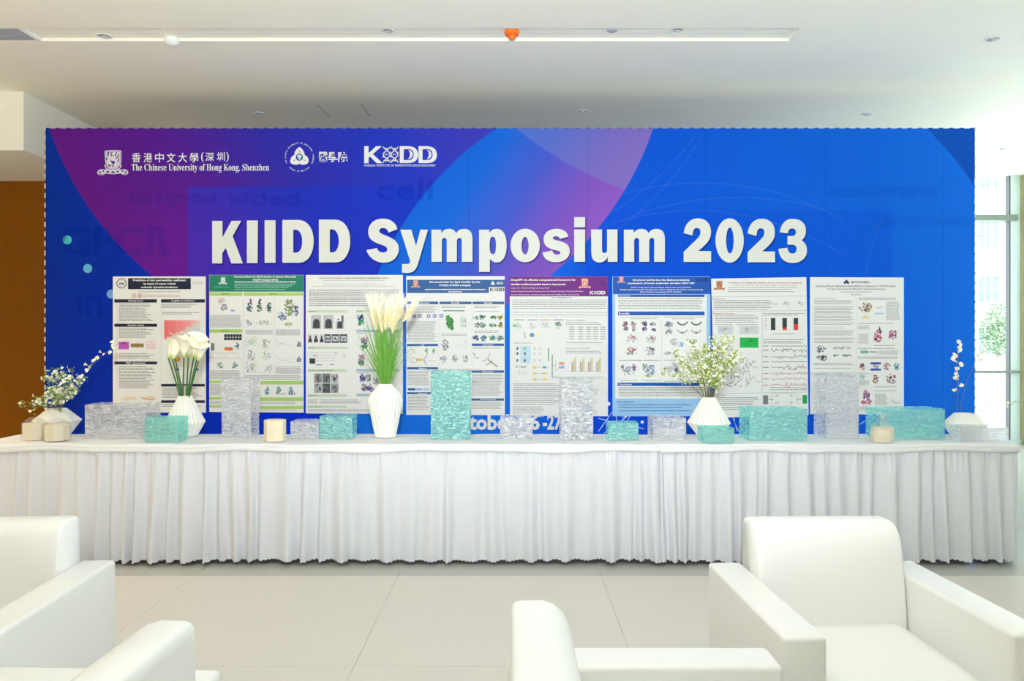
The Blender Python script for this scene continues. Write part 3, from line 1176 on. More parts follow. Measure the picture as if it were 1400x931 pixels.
def ring_text(p_, part, s, cx, cy, r, a0, a1, hgt, m_, lay, inward=False):
    n = len(s)
    b, mats = p_._mb(part)
    for k, ch in enumerate(s):
        if ch == ' ':
            continue
        v, f = text_shape(ch, 0.01)
        a = a0 + (a1 - a0) * (k + 0.5) / n
        w_ = max(q[0] for q in v)
        pts = []
        for (x, y) in v:
            u, w2 = (x - w_ / 2) * hgt / 0.7, y * hgt / 0.7
            if inward:
                rr, aa = r + hgt / 2 - w2, a - u / r
            else:
                rr, aa = r - hgt / 2 + w2, a + u / r
            pts.append(p_.pt(cx + rr * math.sin(aa), cy - rr * math.cos(aa), lay))
        b.tris(pts, f, p_._mi(mats, m_))


ring_text(pr, 'school_emblem', 'THE CHINESE UNIVERSITY OF HONG KONG, SHENZHEN', 409.4, 214.8, 19.2, -2.05, 2.05, 1.8, WHITE_INK, 2)
ring_text(pr, 'school_emblem', 'SCHOOL OF MEDICINE', 409.4, 214.8, 19.2, PI + 0.78, PI - 0.78, 1.8, WHITE_INK, 2, True)
for k, ch in enumerate('醫學院'):
    xx = 435.5 + 13.4 * k
    pr.text('school_name', ch, xx, 207.5, xx + 13, 221.5, WHITE_INK, 2, 0.03)
helix_logo(pr, 'institute_logo', 498, 199.8, 598, 223, WHITE_INK)
pr.text('institute_logo', 'KOBILKA INSTITUTE OF INNOVATIVE DRUG DISCOVERY', 498, 224.6, 596, 227.6, WHITE_INK, 2, 0.012)
pr.build(banner)


# ------------------------------------------------------------------ research posters on the backdrop
PAPER = mat('poster_paper', rgb(230, 230, 227), 0.6, 0.25)
G1, G2, G3 = ink(120, 122, 126), ink(150, 152, 156), ink(186, 188, 192)
BLK = ink(40, 42, 48)
PW = ink(235, 235, 232)


def poster(label, corners, ox, oy, k, paper=PAPER):
    """corners: photo pixels tl,tr,br,bl ; design units are (px-ox)*k"""
    t = MB()
    y0 = DB - 0.008
    pts = []
    for (px, py) in corners:
        pts.append(((px - CX) / SB, H - (py - CY) / SB))
    v = [(x, y0, z) for x, z in pts] + [(x, y0 + 0.0045, z) for x, z in pts]
    t.tris(v, [(0, 3, 2, 1), (4, 5, 6, 7), (0, 1, 5, 4), (1, 2, 6, 5), (2, 3, 7, 6), (3, 0, 4, 7)])
    o = t.build('research_poster', paper)
    tag(o, label, 'poster', 'research posters on the backdrop')
    p_ = Print(lambda x, y: ((ox + x / k - CX) / SB, H - (oy + y / k - CY) / SB), y0 - 0.0004)
    return o, p_


def head(p_, x0, y0, x1, y1, m_, txt=None, tm=PW, frac=0.6, left=False):
    n = '#%d_%d' % (x0, y0)
    p_.rect('heading_bar' + n, x0, y0, x1, y1, m_, 1)
    if txt:
        hh = (y1 - y0) * frac
        cy = (y0 + y1) / 2
        wd = len(txt) * hh * 0.72
        cx = x0 + wd / 2 + 6 if left else (x0 + x1) / 2
        p_.text('heading_text' + n, txt, cx - wd / 2, cy - hh / 2, cx + wd / 2, cy + hh / 2, tm, 2, 0.02)


# 1 ---- skin permeability
o, p = poster('cream poster with black section bars and a red heat map, behind the calla lilies', [(155, 378), (281.7, 378), (282, 564), (155, 564)], 150, 365, 4.657)
DK = ink(28, 34, 58)
p.rect('header_band', 120, 72, 519, 142, DK)
for i, s_ in enumerate(('Prediction of skin permeability coefficient', 'by means of coarse grained', 'molecular dynamics simulations')):
    p.text('title_text', s_, 320 - len(s_) * 3.9, 78 + 22 * i, 320 + len(s_) * 3.9, 95 + 22 * i, PW, 2, 0.03)
p.ring('round_seal', 78, 105, 30, 30, 6, G1)
p.ring('round_seal', 78, 105, 21, 21, 1.5, G2)
p.fill('round_seal', [[(60, 112), (70, 98), (78, 106), (87, 97), (97, 112)]], G1)
p.text('small_text', 'October 2023', 532, 92, 590, 98, G1)
p.text('small_text', 'Shenzhen 2023', 532, 102, 600, 108, G1)
p.text('small_text', 'Xinji Yang, Martin Krumpmann, Philipp Grahton', 182, 152, 455, 164, G1)
p.rect('figures', 145, 168, 172, 198, ink(222, 190, 186))
p.rect('figures', 181, 170, 208, 196, ink(214, 176, 180))
p.words('body_text', 214, 178, 450, 196, 8, ink(205, 150, 160), 1)
for (a_, b_, c_, d_, s_) in ((33, 206, 303, 227, 'Background'), (330, 206, 608, 227, 'LogKp prediction'), (33, 361, 305, 381, 'System setup'), (33, 602, 305, 620, 'PMF calculations'), (330, 744, 608, 761, 'Conclusion'), (330, 848, 608, 865, 'References')):
    head(p, a_, b_, c_, d_, DK, s_)
for (a_, b_, c_, d_) in ((62, 234, 296, 350), (62, 388, 296, 456), (62, 550, 296, 592), (62, 632, 296, 772), (332, 236, 576, 262), (332, 288, 576, 308), (338, 770, 600, 836), (338, 874, 600, 890)):
    p.words('body_text', a_, b_, c_, d_, 9.6, G1, 1, 0.42, 0.3)
r = random.Random(3)
for i in range(26):
    for j in range(15):
        x, y = 350 + i * 8.7, 340 + j * 8.3
        lim = 25 - j * 1.7 + r.uniform(-2, 2)
        if i < lim and j < 14 - i * 0.35:
            c_ = (238, 78 + min(90, i * 4), 78 + min(90, i * 4))
        elif i < lim + 5:
            c_ = (228, 200, 198)
        else:
            c_ = (190, 202, 218) if (i + j) % 2 else (206, 214, 224)
        c_ = tuple(int(round(v / 12) * 12) for v in c_)
        p.rect('heat_map', x, y, x + 7.9, y + 7.5, ink(*c_))
p.rect('figures', 60, 476, 126, 524, ink(190, 90, 190))
p.blob('figures', 93, 485, 30, 8, [ink(215, 120, 210), ink(170, 70, 180)], 14, 6)
p.rect('figures', 138, 487, 220, 511, ink(140, 125, 78))
p.line('figures', 180, 474, 180, 526, 2, ink(180, 60, 50), 2)
p.words('body_text', 232, 475, 296, 520, 13, ink(220, 160, 170))
p.poly('figures', ell(437, 585, 14, 18), ink(236, 150, 60))
p.rect('figures', 420, 645, 445, 660, ink(40, 80, 150))
p.rect('figures', 540, 645, 568, 660, ink(50, 110, 190))
p.fill('figures', [[(75, 845), (110, 822), (170, 826), (170, 845)]], ink(230, 214, 178))
p.fill('figures', [[(200, 845), (235, 822), (292, 820), (292, 845)]], ink(232, 206, 170))
p.path('figures', [(200, 826), (240, 842), (292, 843)], 3, ink(110, 110, 70), 2)
for (x0, y0, x1, y1) in ((50, 232, 50, 840), (585, 232, 585, 735), (332, 232, 332, 735)):
    p.line('rule_lines', x0, y0, x1, y1, 1.4, G3)
p.build(o)

# 2 ---- green header
GREEN = ink(32, 128, 104)
LG = ink(168, 206, 112)
o, p = poster('white poster with a dark green header and light green section bars', [(286.5, 376), (415.7, 376), (415.5, 564), (286.8, 563)], 280, 365, 4.436)
p.rect('header_band', 30, 50, 602, 150, GREEN)
p.text('title_text', 'Structural Basis for EROS binding to Human Phagocyte', 182, 54, 556, 68, PW, 2, 0.03)
p.text('title_text', 'NADPH Oxidase NOX2', 294, 72, 446, 84, PW, 2, 0.03)
p.words('small_text', 182, 88, 556, 95, 12, PW, 2, 0.5)
for i in range(4):
    p.words('small_text', 182, 102 + 11 * i, 550 - 20 * i, 108 + 11 * i, 12, ink(150, 200, 186), 2, 0.35)
crest(p, 'university_crest', 76, 50, 1.25, PW, GREEN)
p.words('small_text', 62, 120, 148, 128, 7, ink(150, 200, 186), 2, 0.4)
for (a_, b_, c_, d_, s_) in ((30, 154, 230, 175, 'ABSTRACT'), (238, 154, 600, 175, 'RESULTS'), (30, 378, 230, 398, 'METHODS'), (30, 688, 102, 704, None), (30, 788, 102, 804, None), (30, 838, 102, 852, None), (338, 690, 600, 712, None), (338, 790, 600, 812, None), (338, 842, 600, 860, None)):
    head(p, a_, b_, c_, d_, LG, s_, ink(90, 130, 60), 0.45)
for (a_, b_, c_, d_) in ((34, 294, 228, 370), (250, 382, 420, 412), (432, 380, 584, 420), (34, 628, 220, 680), (242, 656, 590, 684), (432, 604, 588, 648), (36, 712, 100, 780), (342, 818, 560, 836), (342, 866, 560, 876), (36, 812, 100, 832)):
    p.words('body_text', a_, b_, c_, d_, 7.5, G2, 1, 0.5, 0.05, mean=7)
PK, DBL, GRN, BLU = ink(150, 60, 110), ink(50, 90, 140), ink(110, 150, 70), ink(90, 130, 180)
for (cx, cy) in ((275, 245), (332, 248), (393, 250)):
    p.blob('figures', cx, cy, 16, 32, [GRN, DBL, ink(60, 130, 110)], 34, 7)
p.blob('figures', 280, 205, 8, 18, [PK, ink(180, 90, 130)], 16, 6)
p.blob('figures', 334, 206, 9, 17, [PK, ink(110, 60, 90)], 16, 6)
p.blob('figures', 118, 244, 20, 20, [BLU, GRN, ink(180, 110, 120)], 26, 6)
p.blob('figures', 105, 200, 24, 20, [ink(235, 205, 200), ink(225, 190, 190)], 22, 7)
p.blob('figures', 172, 265, 12, 8, [ink(150, 150, 190)], 10, 5)
p.blob('figures', 512, 245, 30, 52, [GRN, ink(150, 180, 90), ink(130, 160, 80)], 60, 8)
p.blob('figures', 470, 300, 26, 30, [BLU, ink(140, 170, 200)], 36, 7)
p.blob('figures', 556, 265, 14, 30, [ink(90, 90, 150), ink(110, 110, 170)], 30, 7)
p.blob('figures', 510, 348, 26, 12, [ink(160, 190, 90)], 18, 7)
p.blob('figures', 266, 340, 18, 22, [ink(150, 160, 190), ink(180, 190, 205)], 18, 6)
p.blob('figures', 360, 338, 50, 14, [G3, ink(170, 200, 150)], 26, 6)
for i in range(6):
    for j in range(2):
        p.rect('figures', 120 + i * 18, 408 + j * 19, 136 + i * 18, 425 + j * 19, BLK)
p.rect('figures', 122, 487, 172, 506, ink(210, 110, 50))
p.rect('figures', 40, 462, 60, 506, G1)
p.blob('figures', 198, 480, 12, 24, [ink(60, 140, 140), ink(40, 110, 130)], 22, 6)
p.line('figures', 40, 522, 196, 522, 1.5, G1)
p.line('figures', 40, 553, 214, 553, 1.5, G1)
p.line('figures', 130, 526, 130, 546, 1.5, G1)
for (cx, cy) in ((96, 596), (184, 596)):
    p.blob('figures', cx, cy, 18, 18, [ink(120, 180, 150), ink(90, 150, 140)], 20, 6)
for (cx, cy, cs) in ((262, 455, [ink(190, 215, 225)]), (298, 450, [ink(205, 220, 180)]), (372, 465, [G2, ink(150, 180, 140)]), (280, 535, [G1, G2]), (375, 535, [ink(170, 200, 215), ink(170, 200, 140)]), (270, 605, [ink(170, 200, 225), G2]), (300, 605, [ink(200, 220, 170)]), (388, 615, [G3])):
    p.blob('figures', cx, cy, 26, 30, cs, 26, 6)
for yy in (440, 540):
    p.path('figures', [(432, yy), (450, yy + 20), (540, yy + 40)], 1.4, G2)
    p.path('figures', [(432, yy + 44), (480, yy + 20), (540, yy)], 1.4, G3)
for i, (hh, c_) in enumerate(((20, GRN), (34, DBL), (26, ink(150, 80, 70)))):
    p.rect('figures', 560 + 9 * i, 484 - hh, 567 + 9 * i, 484, c_)
    p.rect('figures', 560 + 9 * i, 576 - hh, 567 + 9 * i, 576, ink(80, 100, 140))
for cx in (380, 450, 525):
    p.blob('figures', cx, 752, 14, 28, [ink(110, 170, 190), ink(90, 160, 140), ink(90, 120, 180)], 34, 6)
p.blob('figures', 480, 770, 10, 7, [ink(235, 170, 100)], 9, 5)
p.blob('figures', 543, 768, 8, 10, [ink(235, 170, 100)], 9, 5)
for (x0, y0, x1, y1) in ((235, 180, 235, 640), (424, 180, 424, 640), (30, 150, 30, 870), (601, 180, 601, 640), (236, 640, 600, 640)):
    p.line('rule_lines', x0, y0, x1, y1, 1.2, G3)
p.build(o)

# 3 ---- microscopy methods
PG, PB = ink(196, 214, 186), ink(166, 184, 196)
o, p = poster('plain white poster with pale green bars and grey instrument photos, behind the pampas grass', [(418.4, 376), (551, 376), (551, 565.6), (418.4, 565)], 415, 365, 4.436)
p.text('title_text', 'Cryo-electron microscopy: a versatile methodology for multidisciplinary research', 96, 61, 516, 75, ink(70, 72, 76), 2, 0.01)
p.text('title_text', 'Introduction of cellular and cryo-EM center at Chinese University of Hong Kong Shenzhen', 118, 78, 496, 86, G1, 2)
p.text('small_text', 'Yufeng Wang*, Shuaibin Zhang*, Siwei He*, Xiaoyan Zhang*, Wei Xu*, Zhaoyi Lei', 120, 103, 492, 110, G1, 2)
p.text('small_text', 'Kobilka Institute of Innovative Drug Discovery, School of Medicine, Chinese University of Hong Kong, Shenzhen, 518172, China', 52, 115, 556, 122, G1, 2)
p.words('body_text', 36, 139, 578, 244, 11.5, G1, 1, 0.42)
for (a_, b_, c_, d_, s_) in ((28, 262, 268, 277, 'Equipment'), (28, 482, 268, 497, 'Service'), (28, 620, 266, 635, 'Results in Biology research'), (28, 772, 264, 786, 'Reference'), (28, 840, 264, 854, 'Acknowledgement'), (322, 262, 580, 276, 'Results')):
    head(p, a_, b_, c_, d_, PG, s_, ink(90, 110, 86), 0.5, True)
for (a_, b_, c_, d_) in ((322, 380, 580, 396), (322, 618, 582, 634), (322, 768, 584, 784)):
    head(p, a_, b_, c_, d_, PB)
for (a_, b_, c_, d_) in ((98, 804, 380, 830), (30, 804, 90, 830), (30, 862, 580, 880), (322, 400, 400, 408), (322, 640, 420, 648)):
    p.words('body_text', a_, b_, c_, d_, 9, G2, 1, 0.45, 0.2)
for (x0, x1) in ((48, 108), (122, 182), (196, 246)):
    p.rect('figures', x0, 292, x1, 376, ink(186, 188, 190))
    p.fill('figures', [[(x0 + 10, 372), (x0 + 12, 330), (x0 + 22, 316), (x1 - 18, 316), (x1 - 8, 332), (x1 - 8, 372)]], ink(66, 70, 76), 2)
p.rect('figures', 196, 292, 246, 330, PAPER, 3)
p.rect('figures', 232, 294, 244, 334, ink(90, 95, 105), 4)
p.rect('figures', 208, 314, 216, 324, ink(60, 60, 60), 4)
for (x0, x1, d_) in ((28, 54, 1), (62, 90, 1), (98, 124, 1), (128, 166, 0), (172, 218, 0), (222, 266, 0)):
    p.rect('figures', x0, 408, x1, 460, ink(200, 202, 204) if d_ else ink(70, 74, 80))
    if d_:
        p.fill('figures', [[(x0 + 2, 456), (x0 + 4, 440), (x0 + 10, 432), (x0 + 10, 418), (x1 - 8, 418), (x1 - 8, 434), (x1 - 1, 444), (x1 - 2, 456)]], ink(58, 62, 68), 2)
    else:
        p.rect('figures', x0 + 5, 418, x1 - 5, 450, ink(196, 202, 206), 2)
        p.blob('figures', (x0 + x1) / 2, 436, 12, 8, [ink(80, 80, 84)], 6, 7, lay=3)
p.rect('figures', 38, 555, 72, 586, ink(60, 64, 70))
for (x0, y0, x1) in ((60, 533, 80), (76, 590, 114), (162, 588, 184), (190, 520, 204)):
    p.rect('figures', x0, y0, x1, y0 + 6, ink(110, 150, 180))
p.words('body_text', 36, 518, 200, 580, 16, G3, 1, 0.2)
p.blob('figures', 238, 540, 14, 14, [G3], 6, 6)
for i in range(3):
    for j in range(2):
        x0, y0 = 66 + i * 50, 646 + j * 60
        g = [(150, 152, 154), (120, 122, 124), (184, 186, 188), (170, 174, 170), (92, 94, 96), (160, 162, 166)][(i + j * 3)]
        p.rect('figures', x0, y0, x0 + 47, y0 + 57, ink(*g))
        p.blob('figures', x0 + 24, y0 + 28, 18, 22, [ink(70, 72, 74), ink(120, 122, 124)], 10, 9, lay=2)
for (cx, cy, cs) in ((346, 310, [ink(50, 60, 120)]), (352, 338, [ink(70, 180, 150)]), (372, 445, [ink(190, 100, 150), ink(60, 80, 160)]), (370, 480, [ink(50, 80, 150), ink(70, 140, 110)]), (355, 550, [ink(200, 150, 190)]), (352, 585, [ink(90, 160, 120), ink(130, 170, 140)]), (355, 675, [ink(80, 70, 150)]), (392, 672, [G2]), (370, 730, [G2, ink(90, 70, 100)]), (408, 735, [ink(90, 80, 170)]), (440, 690, [G3]), (446, 330, [ink(140, 170, 120)]), (480, 460, [G2])):
    p.blob('figures', cx, cy, 20, 22, cs, 26, 8)
p.build(o)

# 4 ---- lipid transfer, blue header
BH = ink(44, 92, 152)
o, p = poster('white poster with a mid blue header band and blue bars, behind the tall teal box', [(555.6, 377.4), (690, 377.6), (690.3, 567.5), (555.6, 567)], 550, 365, 4.434)
p.rect('header_band', 30, 78, 525, 158, BH)
p.text('title_text', 'Structural basis for lipid transfer by the', 164, 85, 472, 100, PW, 2, 0.03)
p.text('title_text', 'ATG2A-ATG9A complex', 222, 105, 416, 120, PW, 2, 0.03)
p.words('small_text', 138, 134, 505, 140, 12, PW, 2, 0.5)
p.words('small_text', 280, 148, 362, 153, 12, PW, 2, 0.4)
crest(p, 'university_crest', 44, 68, 1.3, ink(208, 120, 84), PW)
p.rect('header_band', 525, 78, 622, 122, BH)
p.fill('school_emblem', [[(548, 84), (558, 98), (562, 106), (550, 110), (540, 107), (537, 104), (541, 96)]], PW, 2)
p.text('school_emblem', '醫學院', 572, 90, 612, 106, PW, 2, 0.02)
helix_logo(p, 'institute_logo', 532, 127, 620, 148, ink(50, 52, 56))
for i in range(3):
    p.words('body_text', 40, 166 + 12 * i, 600, 171 + 12 * i, 14, G2, 1, 0.4)
for (a_, b_, c_, d_, s_) in ((30, 210, 218, 226, 'Introduction'), (226, 210, 420, 226, 'Results'), (426, 210, 618, 226, 'Results'), (30, 466, 218, 480, 'Aim'), (30, 607, 218, 621, 'Methods'), (30, 758, 218, 771, 'References'), (422, 464, 617, 479, 'Conclusion'), (420, 626, 617, 641, 'Discussion'), (420, 796, 617, 810, 'Acknowledgements')):
    head(p, a_, b_, c_, d_, BH, s_)
for (a_, b_, c_, d_) in ((34, 238, 214, 282), (34, 330, 216, 460), (34, 630, 166, 724), (34, 780, 166, 870), (238, 236, 396, 254), (238, 404, 404, 420), (438, 236, 590, 256), (438, 268, 600, 276), (438, 386, 592, 402), (426, 648, 612, 786), (426, 818, 612, 866), (430, 490, 600, 500)):
    p.words('body_text', a_, b_, c_, d_, 9, G2, 1, 0.45, 0.15)
for cx in (72, 107, 160, 197, 238):
    p.ring('figures', cx, 297, 9, 9, 7, ink(116, 122, 186))
p.rect('figures', 248, 262, 378, 269, ink(110, 160, 140))
p.fill('figures', [[(264, 298), (284, 290), (304, 330), (314, 378), (296, 384), (276, 344)]], ink(60, 140, 70))
p.blob('figures', 288, 338, 22, 44, [ink(80, 170, 80), ink(40, 120, 60)], 36, 8, lay=2)
p.blob('figures', 372, 335, 22, 40, [ink(200, 222, 204)], 30, 8)
p.blob('figures', 262, 472, 22, 34, [ink(110, 116, 150), G1], 40, 6)
p.blob('figures', 360, 470, 40, 30, [G3], 18, 4)
for cx in (250, 318, 384):
    p.blob('figures', cx, 556, 17, 24, [ink(150, 180, 190), G2], 26, 6)
for (cx, cy) in ((470, 305), (470, 353)):
    p.blob('figures', cx, cy, 38, 14, [ink(130, 170, 160), ink(90, 110, 110)], 34, 7)
for (cx, cy) in ((552, 305), (552, 353)):
    p.blob('figures', cx, cy, 24, 8, [ink(80, 160, 90)], 22, 7)
    p.blob('figures', 596, cy, 15, 14, [ink(220, 196, 60), ink(120, 120, 40)], 24, 7)
for cx, cs in ((446, [ink(90, 110, 170), ink(150, 160, 170)]), (492, [ink(90, 160, 190), ink(70, 120, 150)]), (545, [ink(80, 130, 200), ink(110, 180, 80)]), (596, [ink(150, 190, 60), ink(70, 130, 190)])):
    p.blob('figures', cx, 432, 19, 16, cs, 30, 7)
p.path('figures', [(40, 505), (60, 496), (74, 510), (76, 524)], 3, ink(140, 150, 170))
for cx in (148, 190):
    p.blob('figures', cx, 508, 8, 20, [ink(120, 190, 130)], 16, 6)
p.ring('figures', 72, 564, 17, 17, 2.5, G2)
p.rect('figures', 84, 556, 126, 568, ink(216, 186, 90))
p.path('figures', [(150, 538), (136, 552), (132, 568), (140, 584), (150, 592)], 5, ink(150, 170, 200))
p.line('figures', 132, 570, 205, 570, 2, G2)
p.path('figures', [(428, 520), (440, 530), (438, 545), (452, 552), (466, 548)], 4, G1)
p.path('figures', [(530, 520), (524, 545), (508, 562), (484, 572)], 5, ink(150, 170, 196))
p.path('figures', [(520, 560), (545, 580), (580, 606)], 7, ink(170, 150, 100))
p.line('figures', 505, 598, 545, 570, 4, G1)
p.rect('figures', 34, 734, 80, 748, BH)
p.rect('figures', 84, 734, 120, 748, ink(150, 180, 214))
p.rect('figures', 124, 734, 160, 748, ink(170, 194, 220))
for (x0, y0, x1, y1) in ((222, 210, 222, 860), (423, 210, 423, 860)):
    p.line('rule_lines', x0, y0, x1, y1, 1.2, G3)
p.build(o)

# 5 ---- purple header
PU = ink(112, 30, 128)
o, p = poster('white poster with a purple header, bar charts and a flow diagram', [(697, 378), (831, 378), (831, 569), (697.2, 568)], 692, 365, 4.43)
p.rect('header_band', 22, 58, 617, 178, PU)
p.text('title_text', 'DeepAFP: An effective computational framework for', 29, 72, 420, 88, PW, 2, 0.02)
p.text('title_text', 'identifying antifungal peptides based on deep learning', 29, 99, 362, 114, PW, 2, 0.03)
p.text('small_text', 'Lantian Yao*, Yilun Pan & Wang* and Tzong-Yi Lee*', 29, 123, 262, 134, ink(224, 200, 228), 2, 0.01)
p.text('small_text', 'Kobilka Institute of Innovative Drug Discovery, The Chinese University of Hong Kong, Shenzhen', 29, 143, 466, 154, ink(224, 200, 228), 2, 0.01)
p.text('small_text', 'Institute of Bioinformatics and Systems Biology, National Yang Ming Chiao Tung University', 29, 163, 442, 174, ink(224, 200, 228), 2, 0.01)
crest(p, 'university_crest', 424, 52, 1.75, ink(224, 130, 90), PW)
p.poly('figures', ell(580, 98, 18, 16), ink(84, 34, 130), 2)
helix_logo(p, 'institute_logo', 506, 146, 600, 166, PW)
p.rect('heading_bar', 272, 182, 398, 192, ink(196, 196, 204))
p.text('heading_text', 'Abstract', 314, 183, 364, 191, ink(90, 90, 96), 2)
p.words('body_text', 38, 203, 604, 262, 11.5, G2, 1, 0.4)
p.words('body_text', 38, 272, 608, 294, 15, G3, 1, 0.35)
for (x0, y0, x1, y1) in ((30, 198, 612, 198), (30, 300, 612, 300), (612, 198, 612, 300), (30, 198, 30, 300), (360, 470, 614, 470), (382, 372, 594, 372)):
    p.line('rule_lines', x0, y0, x1, y1, 1.4, G3)
for (x0, x1, c_) in ((48, 110, (110, 170, 110)), (128, 188, (120, 150, 210)), (204, 266, (220, 140, 120)), (286, 346, (160, 110, 180))):
    p.rect('figures', x0, 318, x1, 323, ink(*c_))
    p.blob('figures', (x0 + x1) / 2, 355, 22, 18, [G3, ink(190, 200, 210)], 16, 6)
p.poly('figures', ell(50, 355, 10, 8), ink(80, 190, 80))
p.blob('figures', 318, 345, 18, 12, [ink(80, 180, 80), ink(60, 120, 60)], 14, 8)
p.rect('figures', 138, 405, 215, 420, ink(240, 226, 186))
p.poly('figures', ell(156, 412, 14, 13), ink(70, 150, 190), 2)
p.path('figures', [(112, 392), (108, 405), (116, 418), (110, 432)], 4, G1)
p.text('heading_text', 'Overview of dataset', 362, 318, 478, 328, G1, 2)
p.text('heading_text', 'Model architecture', 46, 455, 158, 464, G1, 2)
p.text('heading_text', 'Performance of DeepAFP', 362, 487, 510, 498, G1, 2)
for (a_, b_, c_, d_) in ((362, 334, 580, 354), (362, 456, 612, 470), (362, 508, 584, 528), (42, 706, 330, 834), (42, 846, 230, 884)):
    p.words('body_text', a_, b_, c_, d_, 11.2, G2, 1, 0.38, 0.15)
for yy in range(362, 446, 14):
    for xx in (382, 436, 484, 526, 570):
        p.rect('small_text', xx, yy, xx + 30, yy + 4.5, G2)
p.rect('figures', 86, 478, 148, 582, ink(190, 216, 232))
for yy in (494, 524, 566):
    for xx, c_ in ((68, (90, 90, 110)), (113, (90, 190, 90) if yy == 494 else (90, 84, 60))):
        p.poly('figures', ell(xx, yy, 6, 9), ink(*c_), 2)
    for xx in (172, 204):
        p.ring('figures', xx, yy, 6, 6, 2, G2)
p.rect('figures', 252, 492, 259, 570, ink(110, 170, 120))
p.rect('figures', 276, 530, 282, 668, ink(110, 150, 120))
for yy, c_ in ((607, (90, 170, 200)), (645, (226, 206, 110)), (680, (232, 206, 90))):
    p.line('figures', 165, yy, 255, yy, 2, G2)
    p.poly('figures', ell(172, yy, 11, 9), ink(226, 206, 120), 2)
    p.rect('figures', 222, yy - 7, 242, yy + 7, ink(*c_), 2)
p.blob('figures', 92, 604, 36, 5, [G1, ink(120, 120, 90)], 18, 5)
p.blob('figures', 94, 640, 40, 14, [G2, G3], 18, 4)
p.rect('figures', 320, 576, 352, 592, ink(224, 160, 130))
p.rect('figures', 320, 600, 352, 615, ink(130, 170, 220))
p.path('figures', [(282, 595), (300, 595), (300, 560), (300, 630), (320, 607)], 1.5, G2)
p.line('figures', 380, 632, 594, 632, 1.5, G2)
for gx in (396, 446, 496, 546):
    for i, (hh, c_) in enumerate(((56, (180, 140, 150)), (60, (200, 180, 130)), (74, (196, 186, 140)), (88, (206, 196, 120)))):
        p.rect('figures', gx + i * 7, 632 - hh, gx + i * 7 + 5.5, 632, ink(*c_))
p.rect('figures', 528, 740, 556, 742, G3)
for yy in (750, 800, 870):
    p.words('body_text', 530, yy, 552, yy + 30, 8, G3, 1, 0.4)
p.build(o)

# 6 ---- blue poster
B6 = ink(22, 84, 176)
o, p = poster('poster with a deep blue header and pale blue foot, behind the flowering sprays', [(837, 378), (970.8, 378), (971, 569), (837.3, 569)], 832, 365, 4.43, mat('pale_blue_paper', rgb(150, 196, 236), 0.6))
p.rect('header_band', 25, 60, 615, 164, B6)
p.text('title_text', 'Structural insights into the distinct protective', 146, 73, 488, 88, PW, 2, 0.03)
p.text('title_text', 'mechanisms of human antibodies targeting ZIKV NS1', 114, 93, 518, 107, PW, 2, 0.03)
p.text('small_text', 'Qi Pan*, Xiang Chen*, Xiaoyan Zhang*, Yanhui Kan*, and Tongli Hu*#', 134, 120, 498, 130, PW, 2, 0.015)
p.text('small_text', 'Kobilka Institute of Innovative Drug Discovery, School of Medicine, The Chinese University of Hong', 70, 134, 570, 144, PW, 2, 0.02)
p.text('small_text', 'Kong, Shenzhen, Guangdong, 518172, P.R.China', 190, 148, 442, 157, PW, 2, 0.02)
crest(p, 'university_crest', 42, 46, 1.15, ink(226, 120, 90), PW)
helix_logo(p, 'institute_logo', 526, 68, 604, 88, ink(20, 40, 90))
p.rect('text_panel', 40, 168, 592, 796, PW, 0.4)
for (a_, b_, c_, d_, s_) in ((56, 168, 580, 182, 'Introduction'), (56, 270, 580, 293, 'Results'), (54, 700, 592, 720, 'Conclusion')):
    head(p, a_, b_, c_, d_, B6, s_, PW, 0.55, True)
for (a_, b_, c_, d_) in ((58, 190, 574, 256), (60, 728, 590, 786)):
    p.words('body_text', a_, b_, c_, d_, 10, G1, 2, 0.38, 0.05)
p.text('heading_text', 'Acknowledgements', 48, 812, 154, 824, ink(60, 80, 130), 2, 0.02)
for yy in (832, 848, 868):
    p.words('body_text', 60, yy, 560 - (yy % 3) * 60, yy + 5, 14, ink(80, 104, 150), 1, 0.35)
for (a_, c_, yy) in ((68, 310, 302), (332, 576, 302), (68, 176, 686), (196, 310, 686), (66, 200, 562), (212, 312, 562), (336, 560, 690), (332, 420, 562), (130, 300, 312), (380, 520, 312)):
    p.words('body_text', a_, yy, c_, yy + 5, 9, G2, 2, 0.4)
RD, VI, SL = ink(180, 90, 90), ink(110, 70, 130), ink(120, 130, 150)
